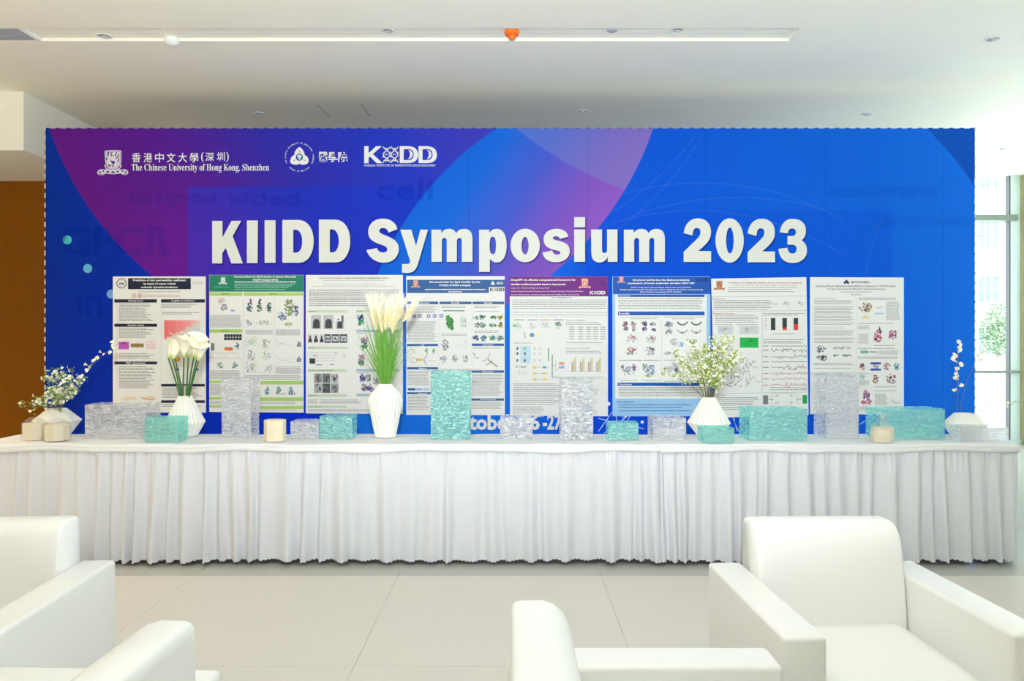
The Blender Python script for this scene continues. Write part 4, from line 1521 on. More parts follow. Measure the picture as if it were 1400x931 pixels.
for (cx, cy, rx, ry, cs, n) in ((100, 345, 18, 16, [RD, ink(140, 80, 100)], 26), (104, 375, 14, 14, [SL, VI], 22), (148, 345, 15, 14, [ink(200, 150, 150), SL], 20), (152, 375, 12, 14, [ink(190, 150, 140), G2], 18),
                                (216, 345, 19, 16, [VI, ink(80, 60, 100)], 30), (218, 375, 15, 14, [VI, ink(150, 110, 160)], 24), (268, 345, 17, 14, [SL, ink(150, 130, 160)], 22), (272, 378, 12, 12, [VI, G2], 18),
                                (135, 432, 32, 24, [ink(214, 170, 160), ink(200, 150, 140), G3], 34), (255, 434, 32, 26, [G3, ink(196, 190, 186)], 34), (265, 428, 12, 8, [RD], 8), (138, 498, 28, 14, [RD, ink(220, 130, 130)], 30), (136, 522, 34, 10, [G2, G3], 22), (252, 508, 28, 30, [G2, G3, SL], 36), (262, 498, 10, 8, [VI], 8),
                                (120, 628, 38, 30, [ink(160, 186, 200), ink(140, 160, 170)], 48), (152, 608, 15, 20, [VI, ink(150, 80, 130)], 22), (84, 606, 10, 16, [ink(140, 110, 120)], 12), (245, 625, 36, 38, [ink(130, 170, 190), ink(120, 150, 190), ink(100, 130, 180)], 60), (214, 600, 14, 14, [ink(120, 170, 110)], 12), (240, 660, 16, 8, [ink(150, 180, 100)], 10),
                                (362, 348, 26, 18, [ink(100, 116, 140), SL], 34), (362, 390, 24, 18, [G2, SL], 26), (398, 455, 28, 22, [G3, ink(190, 190, 205)], 30), (440, 468, 14, 14, [ink(130, 190, 205)], 18), (510, 448, 22, 12, [ink(130, 150, 200), G3], 20), (355, 522, 20, 10, [G2, G3], 18), (548, 520, 20, 18, [ink(200, 190, 195), G2], 20), (362, 615, 28, 18, [G2, G3], 30), (410, 620, 12, 22, [ink(90, 110, 190)], 18)):
    p.blob('figures', cx, cy, rx, ry, cs, n, 6, lay=2)
for cx in (446, 530):
    for yy, c_ in ((340, (70, 100, 80)), (388, (170, 180, 170))):
        p.path('figures', [(cx - 32, yy - 8), (cx - 18, yy + 6), (cx, yy + 12), (cx + 18, yy + 6), (cx + 32, yy - 8)], 8, ink(*c_), 2)
        p.poly('figures', ell(cx, yy + 10, 9, 7), ink(130, 130, 150), 3)
p.line('rule_lines', 320, 300, 320, 690, 1.3, G3, 2)
p.line('rule_lines', 64, 566, 312, 566, 1.3, G2, 2)
p.build(o)

# 7 ---- tilted white poster with traces
o, p = poster('slightly tilted white poster with black and red signal traces and a green figure', [(972, 381), (1102, 379), (1105, 567), (977, 571)], 970, 365, 4.436)
RD7 = ink(176, 70, 60)
p.text('title_text', 'Activation of Oxygen by Osmium Arene Anticancer Complexes', 115, 90, 558, 104, RD7, 2, 0.008)
p.text('small_text', 'Zhi Zhang*, Xinyi Edwardo Yang*, Yudong Chen*, Russell J. Needham*, Fuwai Kwok*, Peter J. Sadler*', 138, 107, 528, 117, G1, 2)
for yy in (124, 136, 148):
    p.words('small_text', 112, yy, 480 + (yy % 5) * 12, yy + 4, 10, G2, 1, 0.4)
crest(p, 'university_crest', 10, 68, 1.62, ink(170, 96, 76), ink(214, 180, 120))
for (x0, y0, x1, y1) in ((10, 182, 588, 176), (12, 270, 590, 264), (20, 768, 590, 758), (318, 272, 318, 760)):
    p.line('rule_lines', x0, y0, x1, y1, 1.6, G2)
p.text('heading_text', 'Introduction', 16, 188, 90, 198, RD7, 2)
p.text('heading_text', 'Results and Discussion', 22, 276, 150, 288, RD7, 2)
p.text('heading_text', 'Conclusion', 44, 772, 98, 781, RD7, 2)
for (a_, b_, c_, d_) in ((24, 202, 416, 262), (32, 291, 300, 344), (326, 280, 580, 300), (326, 438, 584, 468), (46, 790, 306, 816), (46, 824, 306, 842), (46, 850, 300, 872)):
    p.words('body_text', a_, b_, c_, d_, 10.5, G1, 1, 0.35, 0.2)


def chem(cx, cy, s_, m_, lay=2, seed=0):
    r = random.Random(seed + int(cx))
    for k in range(3):
        x, y = cx + r.uniform(-s_, s_), cy + r.uniform(-s_ * 0.6, s_ * 0.6)
        h_ = [(x + s_ * 0.32 * math.cos(i * PI / 3), y + s_ * 0.32 * math.sin(i * PI / 3)) for i in range(7)]
        p.path('figures', h_, 1.4, m_, lay)
        p.line('figures', x, y, cx, cy, 1.4, m_, lay)
    p.line('figures', cx, cy - s_ * 0.4, cx + s_ * 1.2, cy - s_ * 0.2, 1.4, m_, lay)


chem(455, 222, 24, G1)
chem(555, 222, 20, G1)
for (x0, x1) in ((48, 140), (182, 296)):
    p.words('body_text', x0 - 16, 348, x1 - 4, 354, 8, G1, 1, 0.4)
    p.rect('figures', x0, 358, x1, 408, ink(204, 208, 210))
    chem((x0 + x1) / 2, 382, 22, G1)
p.rect('figures', 182, 428, 295, 490, ink(28, 180, 80))
chem(238, 456, 22, ink(20, 90, 50))
chem(90, 470, 24, G1)
for i, (x0, fr_) in enumerate(((370, 0.0), (440, 0.2), (508, 0.5))):
    p.rect('figures', x0, 310, x0 + 27, 382, ink(52, 60, 66))
    if fr_:
        p.rect('figures', x0, 382 - 72 * fr_, x0 + 27, 382, ink(220, 70, 60), 2)
p.words('body_text', 334, 312, 344, 380, 12, G2, 1, 0.3)
p.words('body_text', 378, 404, 516, 410, 8, G1, 1, 0.4)
r = random.Random(8)
for yy, amp, c_ in ((479, 2, (50, 50, 50)), (505, 14, (60, 60, 60)), (545, 16, (110, 110, 112)), (575, 1.5, (50, 50, 50)), (608, 18, (120, 50, 60)), (646, 14, (180, 110, 110)), (678, 12, (196, 130, 130)), (716, 16, (190, 110, 110))):
    pts, x = [], 372
    while x < 588:
        pts.append((x, yy + (r.uniform(-amp, amp) if r.random() < 0.55 else r.uniform(-2, 2))))
        x += 5
    p.path('signal_trace#%d' % yy, pts, 2.6, ink(*c_), 1)
    p.rect('small_text', 322, yy - 2, 356, yy + 2, ink(*c_) if amp > 2 else G1)
p.line('figures', 366, 730, 590, 734, 2.4, BLK)
p.words('small_text', 366, 742, 590, 748, 9, G1, 1, 0.4, 0, 1, 14)
pts = [(120, 700), (150, 690), (160, 640), (190, 690), (220, 600), (232, 590), (244, 690), (262, 660), (290, 700), (310, 690)]
p.path('figures', pts, 1.8, G1)
p.blob('figures', 170, 690, 90, 40, [G2, G1], 30, 7)
p.blob('figures', 240, 600, 50, 40, [G3, G2], 20, 7)
p.rect('figures', 322, 778, 354, 832, ink(120, 126, 128))
p.rect('figures', 562, 776, 590, 828, ink(28, 170, 76))
p.rect('figures', 358, 803, 386, 806, ink(60, 64, 64))
p.rect('figures', 526, 800, 554, 804, ink(40, 150, 80))
p.path('figures', [(374, 836), (374, 770), (386, 764), (520, 764), (530, 774), (530, 836)], 1.8, G2)
for cx in (405, 490):
    for cy in (778, 822):
        chem(cx, cy, 10, G2)
p.build(o)

# 8 ---- white poster at the end of the row
o, p = poster('white poster with magenta protein models, behind the tall clear box at the row end', [(1107, 379), (1235, 379.5), (1235, 566.5), (1107, 566)], 1100, 365, 4.436)
p.fill('institute_mark', [[(232, 96), (244, 84), (250, 74), (258, 84), (270, 96), (262, 104), (251, 98), (240, 104)]], ink(48, 60, 110))
p.text('institute_mark', '香港中文大學醫學院', 280, 86, 392, 99, ink(52, 56, 80), 2, 0.02)
p.text('title_text', 'Exploring Allosteric Modulator Binding Modes in Adenosine A1 GPCR Receptor', 66, 110, 552, 125, ink(92, 94, 98), 2, 0.008)
p.text('title_text', 'through Coarse-Grained Molecular Dynamics Simulations', 136, 128, 486, 142, ink(92, 94, 98), 2, 0.008)
p.words('small_text', 216, 150, 404, 156, 9, G2, 1, 0.45)
p.words('small_text', 276, 166, 340, 171, 9, G2, 1, 0.45)
for (a_, b_, c_, d_) in ((54, 190, 190, 194), (54, 202, 300, 230), (54, 240, 300, 290), (54, 298, 300, 330), (54, 338, 300, 358), (54, 368, 260, 374), (54, 384, 300, 422), (54, 430, 300, 464), (54, 582, 298, 602), (54, 612, 280, 618), (324, 186, 566, 206), (492, 212, 576, 330), (322, 340, 540, 348), (322, 356, 392, 380), (324, 406, 388, 470), (420, 474, 560, 484), (322, 492, 566, 500), (440, 508, 570, 532), (322, 544, 560, 562), (330, 690, 390, 716), (420, 724, 560, 732), (424, 748, 560, 756), (424, 770, 500, 840), (330, 846, 380, 872)):
    p.words('body_text', a_, b_, c_, d_, 8.8, G2, 1, 0.42, 0.12)
MG, YL, TL = ink(196, 60, 130), ink(206, 176, 80), ink(80, 180, 190)
for (cx, cy, rx, ry, cs, n) in ((366, 242, 40, 28, [YL, MG, ink(110, 90, 60), ink(160, 140, 80)], 56), (440, 420, 24, 40, [MG, ink(220, 90, 150), ink(130, 40, 100)], 56), (530, 410, 26, 30, [MG, ink(140, 90, 160), ink(200, 110, 150)], 46), (455, 385, 8, 22, [ink(60, 60, 70)], 12),
                                (346, 605, 16, 22, [ink(210, 100, 110), ink(110, 80, 150)], 26), (428, 604, 18, 22, [ink(150, 140, 190), ink(200, 150, 130)], 24), (494, 602, 20, 22, [ink(150, 90, 160), ink(220, 140, 140)], 28), (554, 602, 20, 20, [TL, ink(60, 150, 170)], 28), (346, 664, 14, 14, [TL, ink(150, 210, 210)], 14), (428, 680, 18, 26, [YL, MG, ink(110, 80, 140)], 30), (522, 680, 30, 32, [ink(160, 120, 130), ink(120, 80, 100)], 40), (372, 780, 22, 36, [ink(120, 60, 150), MG, ink(100, 80, 170)], 46), (355, 820, 18, 12, [ink(236, 110, 150)], 18), (392, 820, 14, 12, [ink(236, 110, 150)], 14),
                                (95, 498, 28, 20, [ink(110, 130, 140), G2], 34), (102, 550, 32, 20, [ink(96, 104, 110), G1], 44), (225, 490, 60, 9, [G3, G2], 24), (185, 538, 16, 6, [ink(100, 130, 160)], 10), (255, 538, 28, 6, [ink(150, 160, 180)], 16)):
    p.blob('figures', cx, cy, rx, ry, cs, n, 6.5)
for yy in (578, 616):
    p.rect('figures', 396, yy, 460, yy + 12, ink(44, 84, 180), 4)
p.fill('figures', [[(340, 314), (366, 290), (394, 314)]], ink(236, 206, 160))
p.path('figures', [(432, 240), (440, 250), (470, 240)], 2.2, G1)
p.rect('figures', 420, 278, 480, 286, ink(170, 200, 226))
p.rect('figures', 336, 506, 384, 524, ink(130, 176, 150))
p.rect('figures', 390, 512, 436, 518, ink(120, 130, 130))
p.path('figures', [(526, 800), (536, 816), (550, 826), (572, 822)], 2.6, ink(100, 70, 80))
p.line('rule_lines', 312, 190, 312, 620, 1.2, G3)
p.build(o)


# ------------------------------------------------------------------ long table, cloth and skirts
TX0, TX1, TY0, TY1 = -3.36, 3.145, 4.55, 5.03
SEAM1, SEAM2 = 0.918, 1.357


def banquet_table(x0, x1, lab):
    t = empty('banquet_table', ((x0 + x1) / 2, (TY0 + TY1) / 2, 0))
    hw, hd = (x1 - x0) / 2, (TY1 - TY0) / 2
    b = MB()
    b.box(-hw, hw, -hd + 0.02, hd - 0.01, 0.70, 0.733)
    b.build('table_top', mat('table_board', rgb(150, 120, 90), 0.5), t)
    for sx in (-1, 1):
        for sy in (-1, 1):
            b = MB()
            b.tube([(sx * (hw - 0.12), sy * (hd - 0.1), 0), (sx * (hw - 0.12), sy * (hd - 0.1), 0.70)], 0.015, 8)
            b.build('leg', M_STEEL, t, True)
    tag(t, lab, 'table', 'banquet tables under the cloth')


banquet_table(TX0 + 0.02, SEAM2 - 0.01, 'long banquet table run hidden under the white skirted cloth beside the wood wall')
banquet_table(SEAM2 + 0.01, TX1 - 0.02, 'banquet table under the white skirted cloth at the glass wall end')


def cloth_sheet(x0, x1, lab, seed):
    r = random.Random(seed)
    waves = [(r.uniform(5, 26), r.uniform(4, 20), r.random() * 6.28, r.uniform(0.0004, 0.0013)) for _ in range(9)]
    nx, ny = int((x1 - x0) / 0.025), 26
    v, f = [], []
    prof = [(TY0 - 0.012, 0.715)] + [(TY0 - 0.012 + 0.012 * (1 - math.cos(a * PI / 8)), 0.735 + 0.012 * math.sin(a * PI / 8)) for a in range(5)]
    prof += [(TY0 + 0.005 + (TY1 - TY0 - 0.01) * k / ny, 0.747) for k in range(ny + 1)]
    prof += [(TY1 + 0.005, 0.742), (TY1 + 0.012, 0.72), (TY1 + 0.014, 0.45), (TY1 + 0.016, 0.03)]  # unseen back drop runs down to the floor to darken under the table
    n = len(prof)
    for i in range(nx + 1):
        x = x0 + (x1 - x0) * i / nx
        for k, (y, z) in enumerate(prof):
            w_ = sum(a * math.sin(fx * x + fy * y + ph) for fx, fy, ph, a in waves)
            dz = min(w_, 0.0025) if 2 < k < n - 2 else 0
            v.append((x, y + (0.3 * w_ if k < 3 else 0), z + dz))
    for i in range(nx):
        for k in range(n - 1):
            f.append((i * n + k, (i + 1) * n + k, (i + 1) * n + k + 1, i * n + k + 1))
    b = MB()
    b.tris(v, f)
    o = b.build('tablecloth', M_CLOTH, None, True)
    tag(o, lab, 'tablecloth', 'white cloths over the long table')


cloth_sheet(TX0, SEAM2, 'white cloth over the long table run below the posters', 1)
cloth_sheet(SEAM2 + 0.002, TX1, 'white cloth over the short table near the glass wall', 2)


def skirt(path_pts, lab, seed, closed_ends=True):
    """path_pts: polyline of the table edge, outward side on the left when walking"""
    r = random.Random(seed)
    # sample the path
    seg = []
    tot = 0
    for a, b in zip(path_pts, path_pts[1:]):
        L = math.hypot(b[0] - a[0], b[1] - a[1])
        seg.append((a, b, L, tot))
        tot += L
    step_ = 0.0048
    n = int(tot / step_)
    folds, x = [], -0.05
    while x < tot + 0.1:
        wd = r.choice((r.uniform(0.065, 0.09), r.uniform(0.09, 0.13), r.uniform(0.12, 0.17)))
        folds.append((x, wd, r.uniform(0.45, 1.15), r.uniform(0.28, 0.72), r.uniform(-0.02, 0.02)))
        x += wd

    def fold(q):
        for (fx, wd, h_, a, dr) in folds:
            if fx <= q < fx + wd:
                u = (q - fx) / wd
                s_ = 0.5 - 0.5 * math.cos(PI * u / a) if u < a else 0.5 + 0.5 * math.cos(PI * (u - a) / (1 - a))
                return h_ * s_ ** 1.15
        return 0.0

    grid = [fold(-0.04 + k * 0.002) for k in range(int((tot + 0.12) / 0.002))]

    def fs(q):
        k = (q + 0.04) / 0.002
        i = max(0, min(len(grid) - 2, int(k)))
        t = k - i
        return grid[i] * (1 - t) + grid[i + 1] * t

    rows = 26
    zt, zb = 0.708, 0.03
    p1, p2, p3 = [r.random() * 6.28 for _ in range(3)]
    v, f = [], []
    for i in range(n + 1):
        s_ = min(tot * i / n, tot - 1e-6)
        for (a, b, L, t0) in seg:
            if t0 <= s_ < t0 + L + 1e-9:
                u = (s_ - t0) / L
                px, py = a[0] + (b[0] - a[0]) * u, a[1] + (b[1] - a[1]) * u
                nx, ny = (b[1] - a[1]) / L, -(b[0] - a[0]) / L
                break
        long_w = 0.5 + 0.5 * math.sin(s_ * 3.1 + p2)
        for k in range(rows + 1):
            t = k / rows
            drift = 0.014 * t * math.sin(s_ * 7 + p1) + 0.006 * math.sin(s_ * 19 + t * 4 + p3) * t
            amp = 0.015 + 0.042 * t ** 0.8
            top = 0.0035 * math.sin(s_ * 150 + 2 * math.sin(s_ * 31)) * max(0, 1 - t * 4)
            o_ = amp * fs(s_ + drift) + top + 0.006 * t * long_w - 0.004
            z = zt + (zb - zt) * t
            if k == rows:
                z -= 0.0085 * abs(math.sin(PI * s_ / 0.023)) + 0.006 * (long_w - 0.5) - 0.01 * (0.6 - fs(s_ + drift)) * 0.6
            elif k == rows - 1:
                z -= 0.004 * (long_w - 0.5)
            v.append((px + nx * o_, py + ny * o_, z))
    m_ = rows + 1
    for i in range(n):
        for k in range(rows):
            f.append((i * m_ + k, (i + 1) * m_ + k, (i + 1) * m_ + k + 1, i * m_ + k + 1))
    c0 = path_pts[0]
    t_ = empty('table_skirt', (c0[0], c0[1], 0))
    b = MB()
    b.tris([(x - c0[0], y - c0[1], z) for x, y, z in v], f)
    b.build('pleated_drop', M_SKIRT, t_, True)
    # header band with stitched edges
    b = MB()
    nb = int(tot / 0.03)
    v, f = [], []
    prof = [(0.004, 0.742), (0.017, 0.738), (0.018, 0.727), (0.0165, 0.725), (0.018, 0.723), (0.0195, 0.712), (0.018, 0.698), (0.006, 0.697)]
    for i in range(nb + 1):
        s_ = min(tot * i / nb, tot - 1e-6)
        for (a, bb, L, t0) in seg:
            if t0 <= s_ < t0 + L + 1e-9:
                u = (s_ - t0) / L
                px, py = a[0] + (bb[0] - a[0]) * u, a[1] + (bb[1] - a[1]) * u
                nx, ny = (bb[1] - a[1]) / L, -(bb[0] - a[0]) / L
                break
        sag = 0.006 * math.sin(s_ * 5.1 + p1) + 0.004 * math.sin(s_ * 11 + p2)
        wob = 0.003 * math.sin(s_ * 14 + p3)
        for (o_, z) in prof:
            v.append((px + nx * (o_ + wob) - c0[0], py + ny * (o_ + wob) - c0[1], z + sag))
    m_ = len(prof)
    for i in range(nb):
        for k in range(m_ - 1):
            f.append((i * m_ + k, (i + 1) * m_ + k, (i + 1) * m_ + k + 1, i * m_ + k + 1))
    b.tris(v, f)
    b.build('header_band', M_CLOTH, t_, True)
    tag(t_, lab, 'table skirt', 'pleated skirts around the long table')


skirt([(TX0, TY1), (TX0, TY0), (SEAM1 + 0.04, TY0)], 'long white pleated skirt with scalloped hem along the table front', 11)
skirt([(SEAM1, TY0 - 0.012), (SEAM2 + 0.03, TY0 - 0.006)], 'narrow white skirt panel between two vertical slits below the flowering sprays', 12)
skirt([(SEAM2, TY0 - 0.02), (TX1, TY0 - 0.004), (TX1 + 0.02, TY1)], 'white pleated skirt around the table end by the glass wall', 13)


# ------------------------------------------------------------------ armchairs
def armchair(loc, deg, lab):
    t = empty('armchair', (loc[0], loc[1], 0), math.radians(deg))
    W, Dp = 0.79, 0.71
    hw, hd, aw = W / 2, Dp / 2, 0.127
    for s in (-1, 1):
        x0, x1 = sorted((s * hw, s * (hw - aw)))
        rbox('armrest', M_LEATHER, x0, x1, -hd, hd, 0.07, 0.55, 0.014, 4, t)
    rbox('seat_base', M_LEATHER, -hw + aw + 0.001, hw - aw - 0.001, -hd + 0.012, hd - 0.03, 0.07, 0.255, 0.012, 2, t)
    # seat cushion, gently crowned
    bm = bmesh.new()
    bmesh.ops.create_grid(bm, x_segments=14, y_segments=14, size=0.5)
    cw, cd = W - 2 * aw - 0.006, 0.545
    top = list(bm.faces)
    ret = bmesh.ops.extrude_face_region(bm, geom=top)
    nv = [g for g in ret['geom'] if isinstance(g, bmesh.types.BMVert)]
    nvs = set(nv)
    for v in bm.verts:
        x, y = v.co.x * cw, v.co.y * cd
        ex = min(1, (0.5 - abs(v.co.x)) / 0.09)
        ey = min(1, (0.5 - abs(v.co.y)) / 0.09)
        e = (1 - (1 - ex) ** 2) ** 0.5 * (1 - (1 - ey) ** 2) ** 0.5
        z = 0.345 + 0.04 * e if v in nvs else 0.257
        v.co = Vector((x, y - hd + cd / 2 + 0.004, z))
    bmesh.ops.recalc_face_normals(bm, faces=bm.faces)
    me = bpy.data.meshes.new('seat_cushion')
    bm.to_mesh(me)
    bm.free()
    me.materials.append(M_LEATHER)
    me.polygons.foreach_set('use_smooth', [True] * len(me.polygons))
    link('seat_cushion', me, t)
    # backrest: sloped, rounded profile
    prof = [(hd - 0.006, 0.2), (hd - 0.002, 0.45), (hd - 0.006, 0.692)]
    prof += [(hd - 0.03 + 0.024 * math.cos(a), 0.704 + 0.024 * math.sin(a)) for a in (0.5, 1.0, 1.57)]
    prof += [(hd - 0.085, 0.729), (hd - 0.115, 0.72), (hd - 0.14, 0.699), (hd - 0.155, 0.67), (hd - 0.168, 0.61), (hd - 0.18, 0.53), (hd - 0.192, 0.43), (hd - 0.2, 0.33), (hd - 0.2, 0.2)]
    bm = bmesh.new()
    bw = hw - aw - 0.003
    cols = [-bw, -bw + 0.006, -bw + 0.02, -bw * 0.5, 0, bw * 0.5, bw - 0.02, bw - 0.006, bw]
    sc_ = [0.93, 0.975, 1, 1, 1, 1, 1, 0.975, 0.93]
    cy, cz = hd - 0.09, 0.45
    ring = []
    for x, s in zip(cols, sc_):
        ring.append([bm.verts.new((x, cy + (y - cy) * (s * 0.6 + 0.4), cz + (z - cz) * (1 - (1 - s) * 0.55))) for y, z in prof])
    for a, b in zip(ring, ring[1:]):
        for k in range(len(prof)):
            j = (k + 1) % len(prof)
            bm.faces.new((a[k], b[k], b[j], a[j]))
    bm.faces.new(ring[0])
    bm.faces.new(ring[-1])
    bmesh.ops.recalc_face_normals(bm, faces=bm.faces)
    me = bpy.data.meshes.new('backrest')
    bm.to_mesh(me)
    bm.free()
    me.materials.append(M_LEATHER)
    me.polygons.foreach_set('use_smooth', [True] * len(me.polygons))
    link('backrest', me, t)
    for sx in (-1, 1):
        for sy in (-1, 1):
            b = MB()
            b.lathe([(0.02, 0.0), (0.022, 0.004), (0.024, 0.066), (0.03, 0.0695)], 14, (sx * (hw - 0.07), sy * (hd - 0.06), 0))
            b.build('foot', M_STEEL, t, True)
    tag(t, lab, 'armchair', 'white armchairs in front of the long table')


armchair((1.150, 2.435), 2.0, 'white leatherette armchair with its back to the table near the glass wall end')
armchair((-1.89, 2.43), 4.0, 'white leatherette armchair with its back to the table near the wood wall end')
armchair((0.345, 1.615), 90.0, 'white armchair turned sideways, its armrests pointing to the glass wall side')
armchair((-1.11, 1.49), -92.0, 'white armchair turned sideways, its armrests pointing to the wood wall side')


# ------------------------------------------------------------------ things on the table
CB, TB = (0.97, 0.97, 0.98), rgb(176, 248, 240)
CT, TT = (0.99, 0.99, 0.995), (0.90, 1.0, 0.99)
PANE_CLEAR = (pane_material('clear_pebbled_acrylic', CT, CB, 0.30, 0.8), pane_material('clear_smooth_acrylic', CT, CB, 0.17, 0.0))
PANE_TEAL = (pane_material('teal_pebbled_acrylic', TT, TB, 0.27, 0.8), pane_material('teal_smooth_acrylic', TT, TB, 0.2, 0.0))
PLATE = clear_material('clear_plate', (0.9, 0.93, 0.93), 0.1, 0.08)


def dist(ybase):
    return (H - TZ) * F / (ybase - CY)


def glass_box(fx0, fx1, ytop, ybase, dep, m_, lab, plate=None):
    D = dist(ybase)
    X0, X1 = (fx0 - CX) / F * D, (fx1 - CX) / F * D
    hgt = (ybase - ytop) / F * D
    t = empty('acrylic_box', ((X0 + X1) / 2, D + dep / 2, TZ))
    hw, hd, th = (X1 - X0) / 2, dep / 2, 0.007
    g = 0.0004
    for nm, q in (('front_pane', (-hw, hw, -hd, -hd + th, 0.0012, hgt - th - g)), ('back_pane', (-hw, hw, hd - th, hd, 0.0012, hgt - th - g)),
                  ('side_pane', (-hw, -hw + th, -hd + th + g, hd - th - g, 0.0012, hgt - th - g)), ('side_pane', (hw - th, hw, -hd + th + g, hd - th - g, 0.0012, hgt - th - g)),
                  ('top_pane', (-hw, hw, -hd, hd, hgt - th, hgt))):
        b = MB()
        b.box(*q)
        b.build(nm, m_[0] if nm == 'front_pane' else m_[1], t)
    if plate:
        a0, a1 = (plate[0] - CX) / F * D - (X0 + X1) / 2, (plate[1] - CX) / F * D - (X0 + X1) / 2
        b = MB()
        b.box(a0, a1, -hd - 0.005, hd + 0.02, hgt + g, hgt + 0.006)
        b.build('cover_plate', PLATE, t)
    tag(t, lab, 'box', 'patterned acrylic boxes on the long table')
    return t


C_, T_ = PANE_CLEAR, PANE_TEAL
glass_box(116, 200, 553, 600, 0.20, C_, 'long clear patterned acrylic box beside the faceted vase at the wood wall end')
glass_box(198, 243, 571, 605, 0.15, T_, 'small teal acrylic box in front of the calla lily vase')
glass_box(303, 343, 517, 598, 0.16, C_, 'tall clear acrylic box below the green-headed poster')
glass_box(397, 435.5, 576, 600, 0.16, C_, 'low clear acrylic box beside the teal box next to the pampas vase')
glass_box(437, 481, 569, 600, 0.16, T_, 'small teal acrylic box beside the tall pampas grass vase')
glass_box(589, 642, 507, 601, 0.17, T_, 'tall teal acrylic box with a clear cover plate', (579, 655))
glass_box(684, 728, 570, 600, 0.17, C_, 'low clear acrylic box standing over the printed date')
glass_box(767, 811, 518, 601, 0.17, C_, 'tall clear acrylic box in front of the purple-headed poster', (756, 829))
glass_box(832, 873, 578, 602, 0.13, T_, 'smallest low teal acrylic box between the tall clear box and a low clear box')
glass_box(893, 938, 571, 602, 0.19, C_, 'low clear acrylic box below the pale blue poster foot')
glass_box(962, 1004, 585, 606, 0.15, T_, 'low teal acrylic box in front of the flowering spray vase')
glass_box(1025, 1104, 559, 603, 0.22, T_, 'long teal acrylic box below the tilted poster')
glass_box(1129, 1174, 512, 600, 0.19, C_, 'tall clear acrylic box between the two long teal boxes', (1107, 1194))
glass_box(1204, 1292, 559, 601, 0.20, T_, 'long teal acrylic box behind the tied clear bag')
glass_box(1313, 1379, 583, 603, 0.11, C_, 'clear acrylic box in front of the faceted vase by the glass wall')


# vases
def fluted_vase(px, D, prof_px, lab, folds=26):
    """prof_px: (radius px, photo y) from base up"""
    k = D / F
    zb = TZ + 0.0015
    ys = prof_px[0][1]
    pts = [(r * k, (ys - y) * k) for r, y in prof_px]
    # subdivide
    out = []
    for (a, b) in zip(pts, pts[1:]):
        for i in range(6):
            t = i / 6
            out.append((a[0] + (b[0] - a[0]) * t, a[1] + (b[1] - a[1]) * t))
    out.append(pts[-1])
    h_ = pts[-1][1]
    rt = pts[-1][0]
    nn = len(out)
    out += [(rt - 0.006, h_ - 0.001), (rt - 0.009, h_ - 0.03), (rt - 0.012, h_ - 0.06)]
    n = folds * 4

    def rf(i, k_):
        if k_ >= nn:
            return 1.0
        u = (i % 4)
        return (1.0, 0.978, 0.945, 0.978)[u]
    b = MB()
    b.lathe(out, n, (0, 0, 0), 0, rf)
    o = b.build('vase', M_CERAMIC, None, False, ((px - CX) / F * D, D, zb))
    tag(o, lab, 'vase')
    return (px - CX) / F * D, D, zb + h_


va = fluted_vase(253, 4.9, [(15, 596), (17, 594), (26, 577), (10.5, 545), (9, 541)], 'cone-shoulder white pleated vase holding calla lilies')
vb = fluted_vase(527, 4.85, [(13.5, 597.5), (14.5, 596), (24, 548), (21, 540), (10, 527), (8.8, 525)], 'tall white pleated vase holding pampas grass', 24)
vc = fluted_vase(969, 4.9, [(16, 596), (17, 594), (29, 578), (10, 546), (8.2, 543)], 'wide white pleated vase holding yellow-green flowering sprays')


def facet_vase(px, D, rings, lab, n=8):
    """rings: (radius px, height px, phase) from the base up"""
    k = D / F
    b = MB()
    base = 0
    for (r, h_, ph) in rings:
        for i in range(n):
            a = 2 * PI * (i + ph) / n
            b.v.append((r * k * math.cos(a), r * k * math.sin(a), h_ * k))
    for q in range(len(rings) - 1):
        same = rings[q][2] == rings[q + 1][2]
        for i in range(n):
            j = (i + 1) % n
            A, B = q * n, (q + 1) * n
            if same:
                b.f.append((A + i, A + j, B + j, B + i))
                b.m.append(0)
            elif rings[q + 1][2] > rings[q][2]:
                b.f += [(A + i, A + j, B + i), (A + j, B + j, B + i)]
                b.m += [0, 0]
            else:
                b.f += [(A + i, B + j, B + i), (A + i, A + j, B + j)]
                b.m += [0, 0]
    b.f.append(tuple(reversed(range(n))))
    b.m.append(0)
    e = (len(rings) - 1) * n
    b.f.append(tuple(e + i for i in range(n)))
    b.m.append(0)
    o = b.build('vase', M_CERAMIC, None, False, ((px - CX) / F * D, D, TZ + 0.0015))
    tag(o, lab, 'vase')
    return (px - CX) / F * D, D, TZ + 0.0015 + rings[-2][1] * k


vd = facet_vase(78, 4.955, [(17, 0, 0), (30, 20, 0.5), (12, 36, 0), (10.5, 35.5, 0), (9, 28, 0)], 'faceted white vase with blossom branches beside the octagonal stacks')
ve = facet_vase(1320, 4.89, [(19, 0, 0), (28, 17, 0.5), (14, 31, 0), (12, 30.5, 0), (10, 24, 0)], 'faceted white vase with thin blossom branches beside the glass wall')


# octagonal stacks
M_CARD = mat('cream_card', rgb(232, 222, 196), 0.7, bump=(300, 0.2, 0.002))
FILM = clear_material('crinkled_film', (0.985, 0.985, 0.985), 0.12, 0.05, 0.1, 0.9)


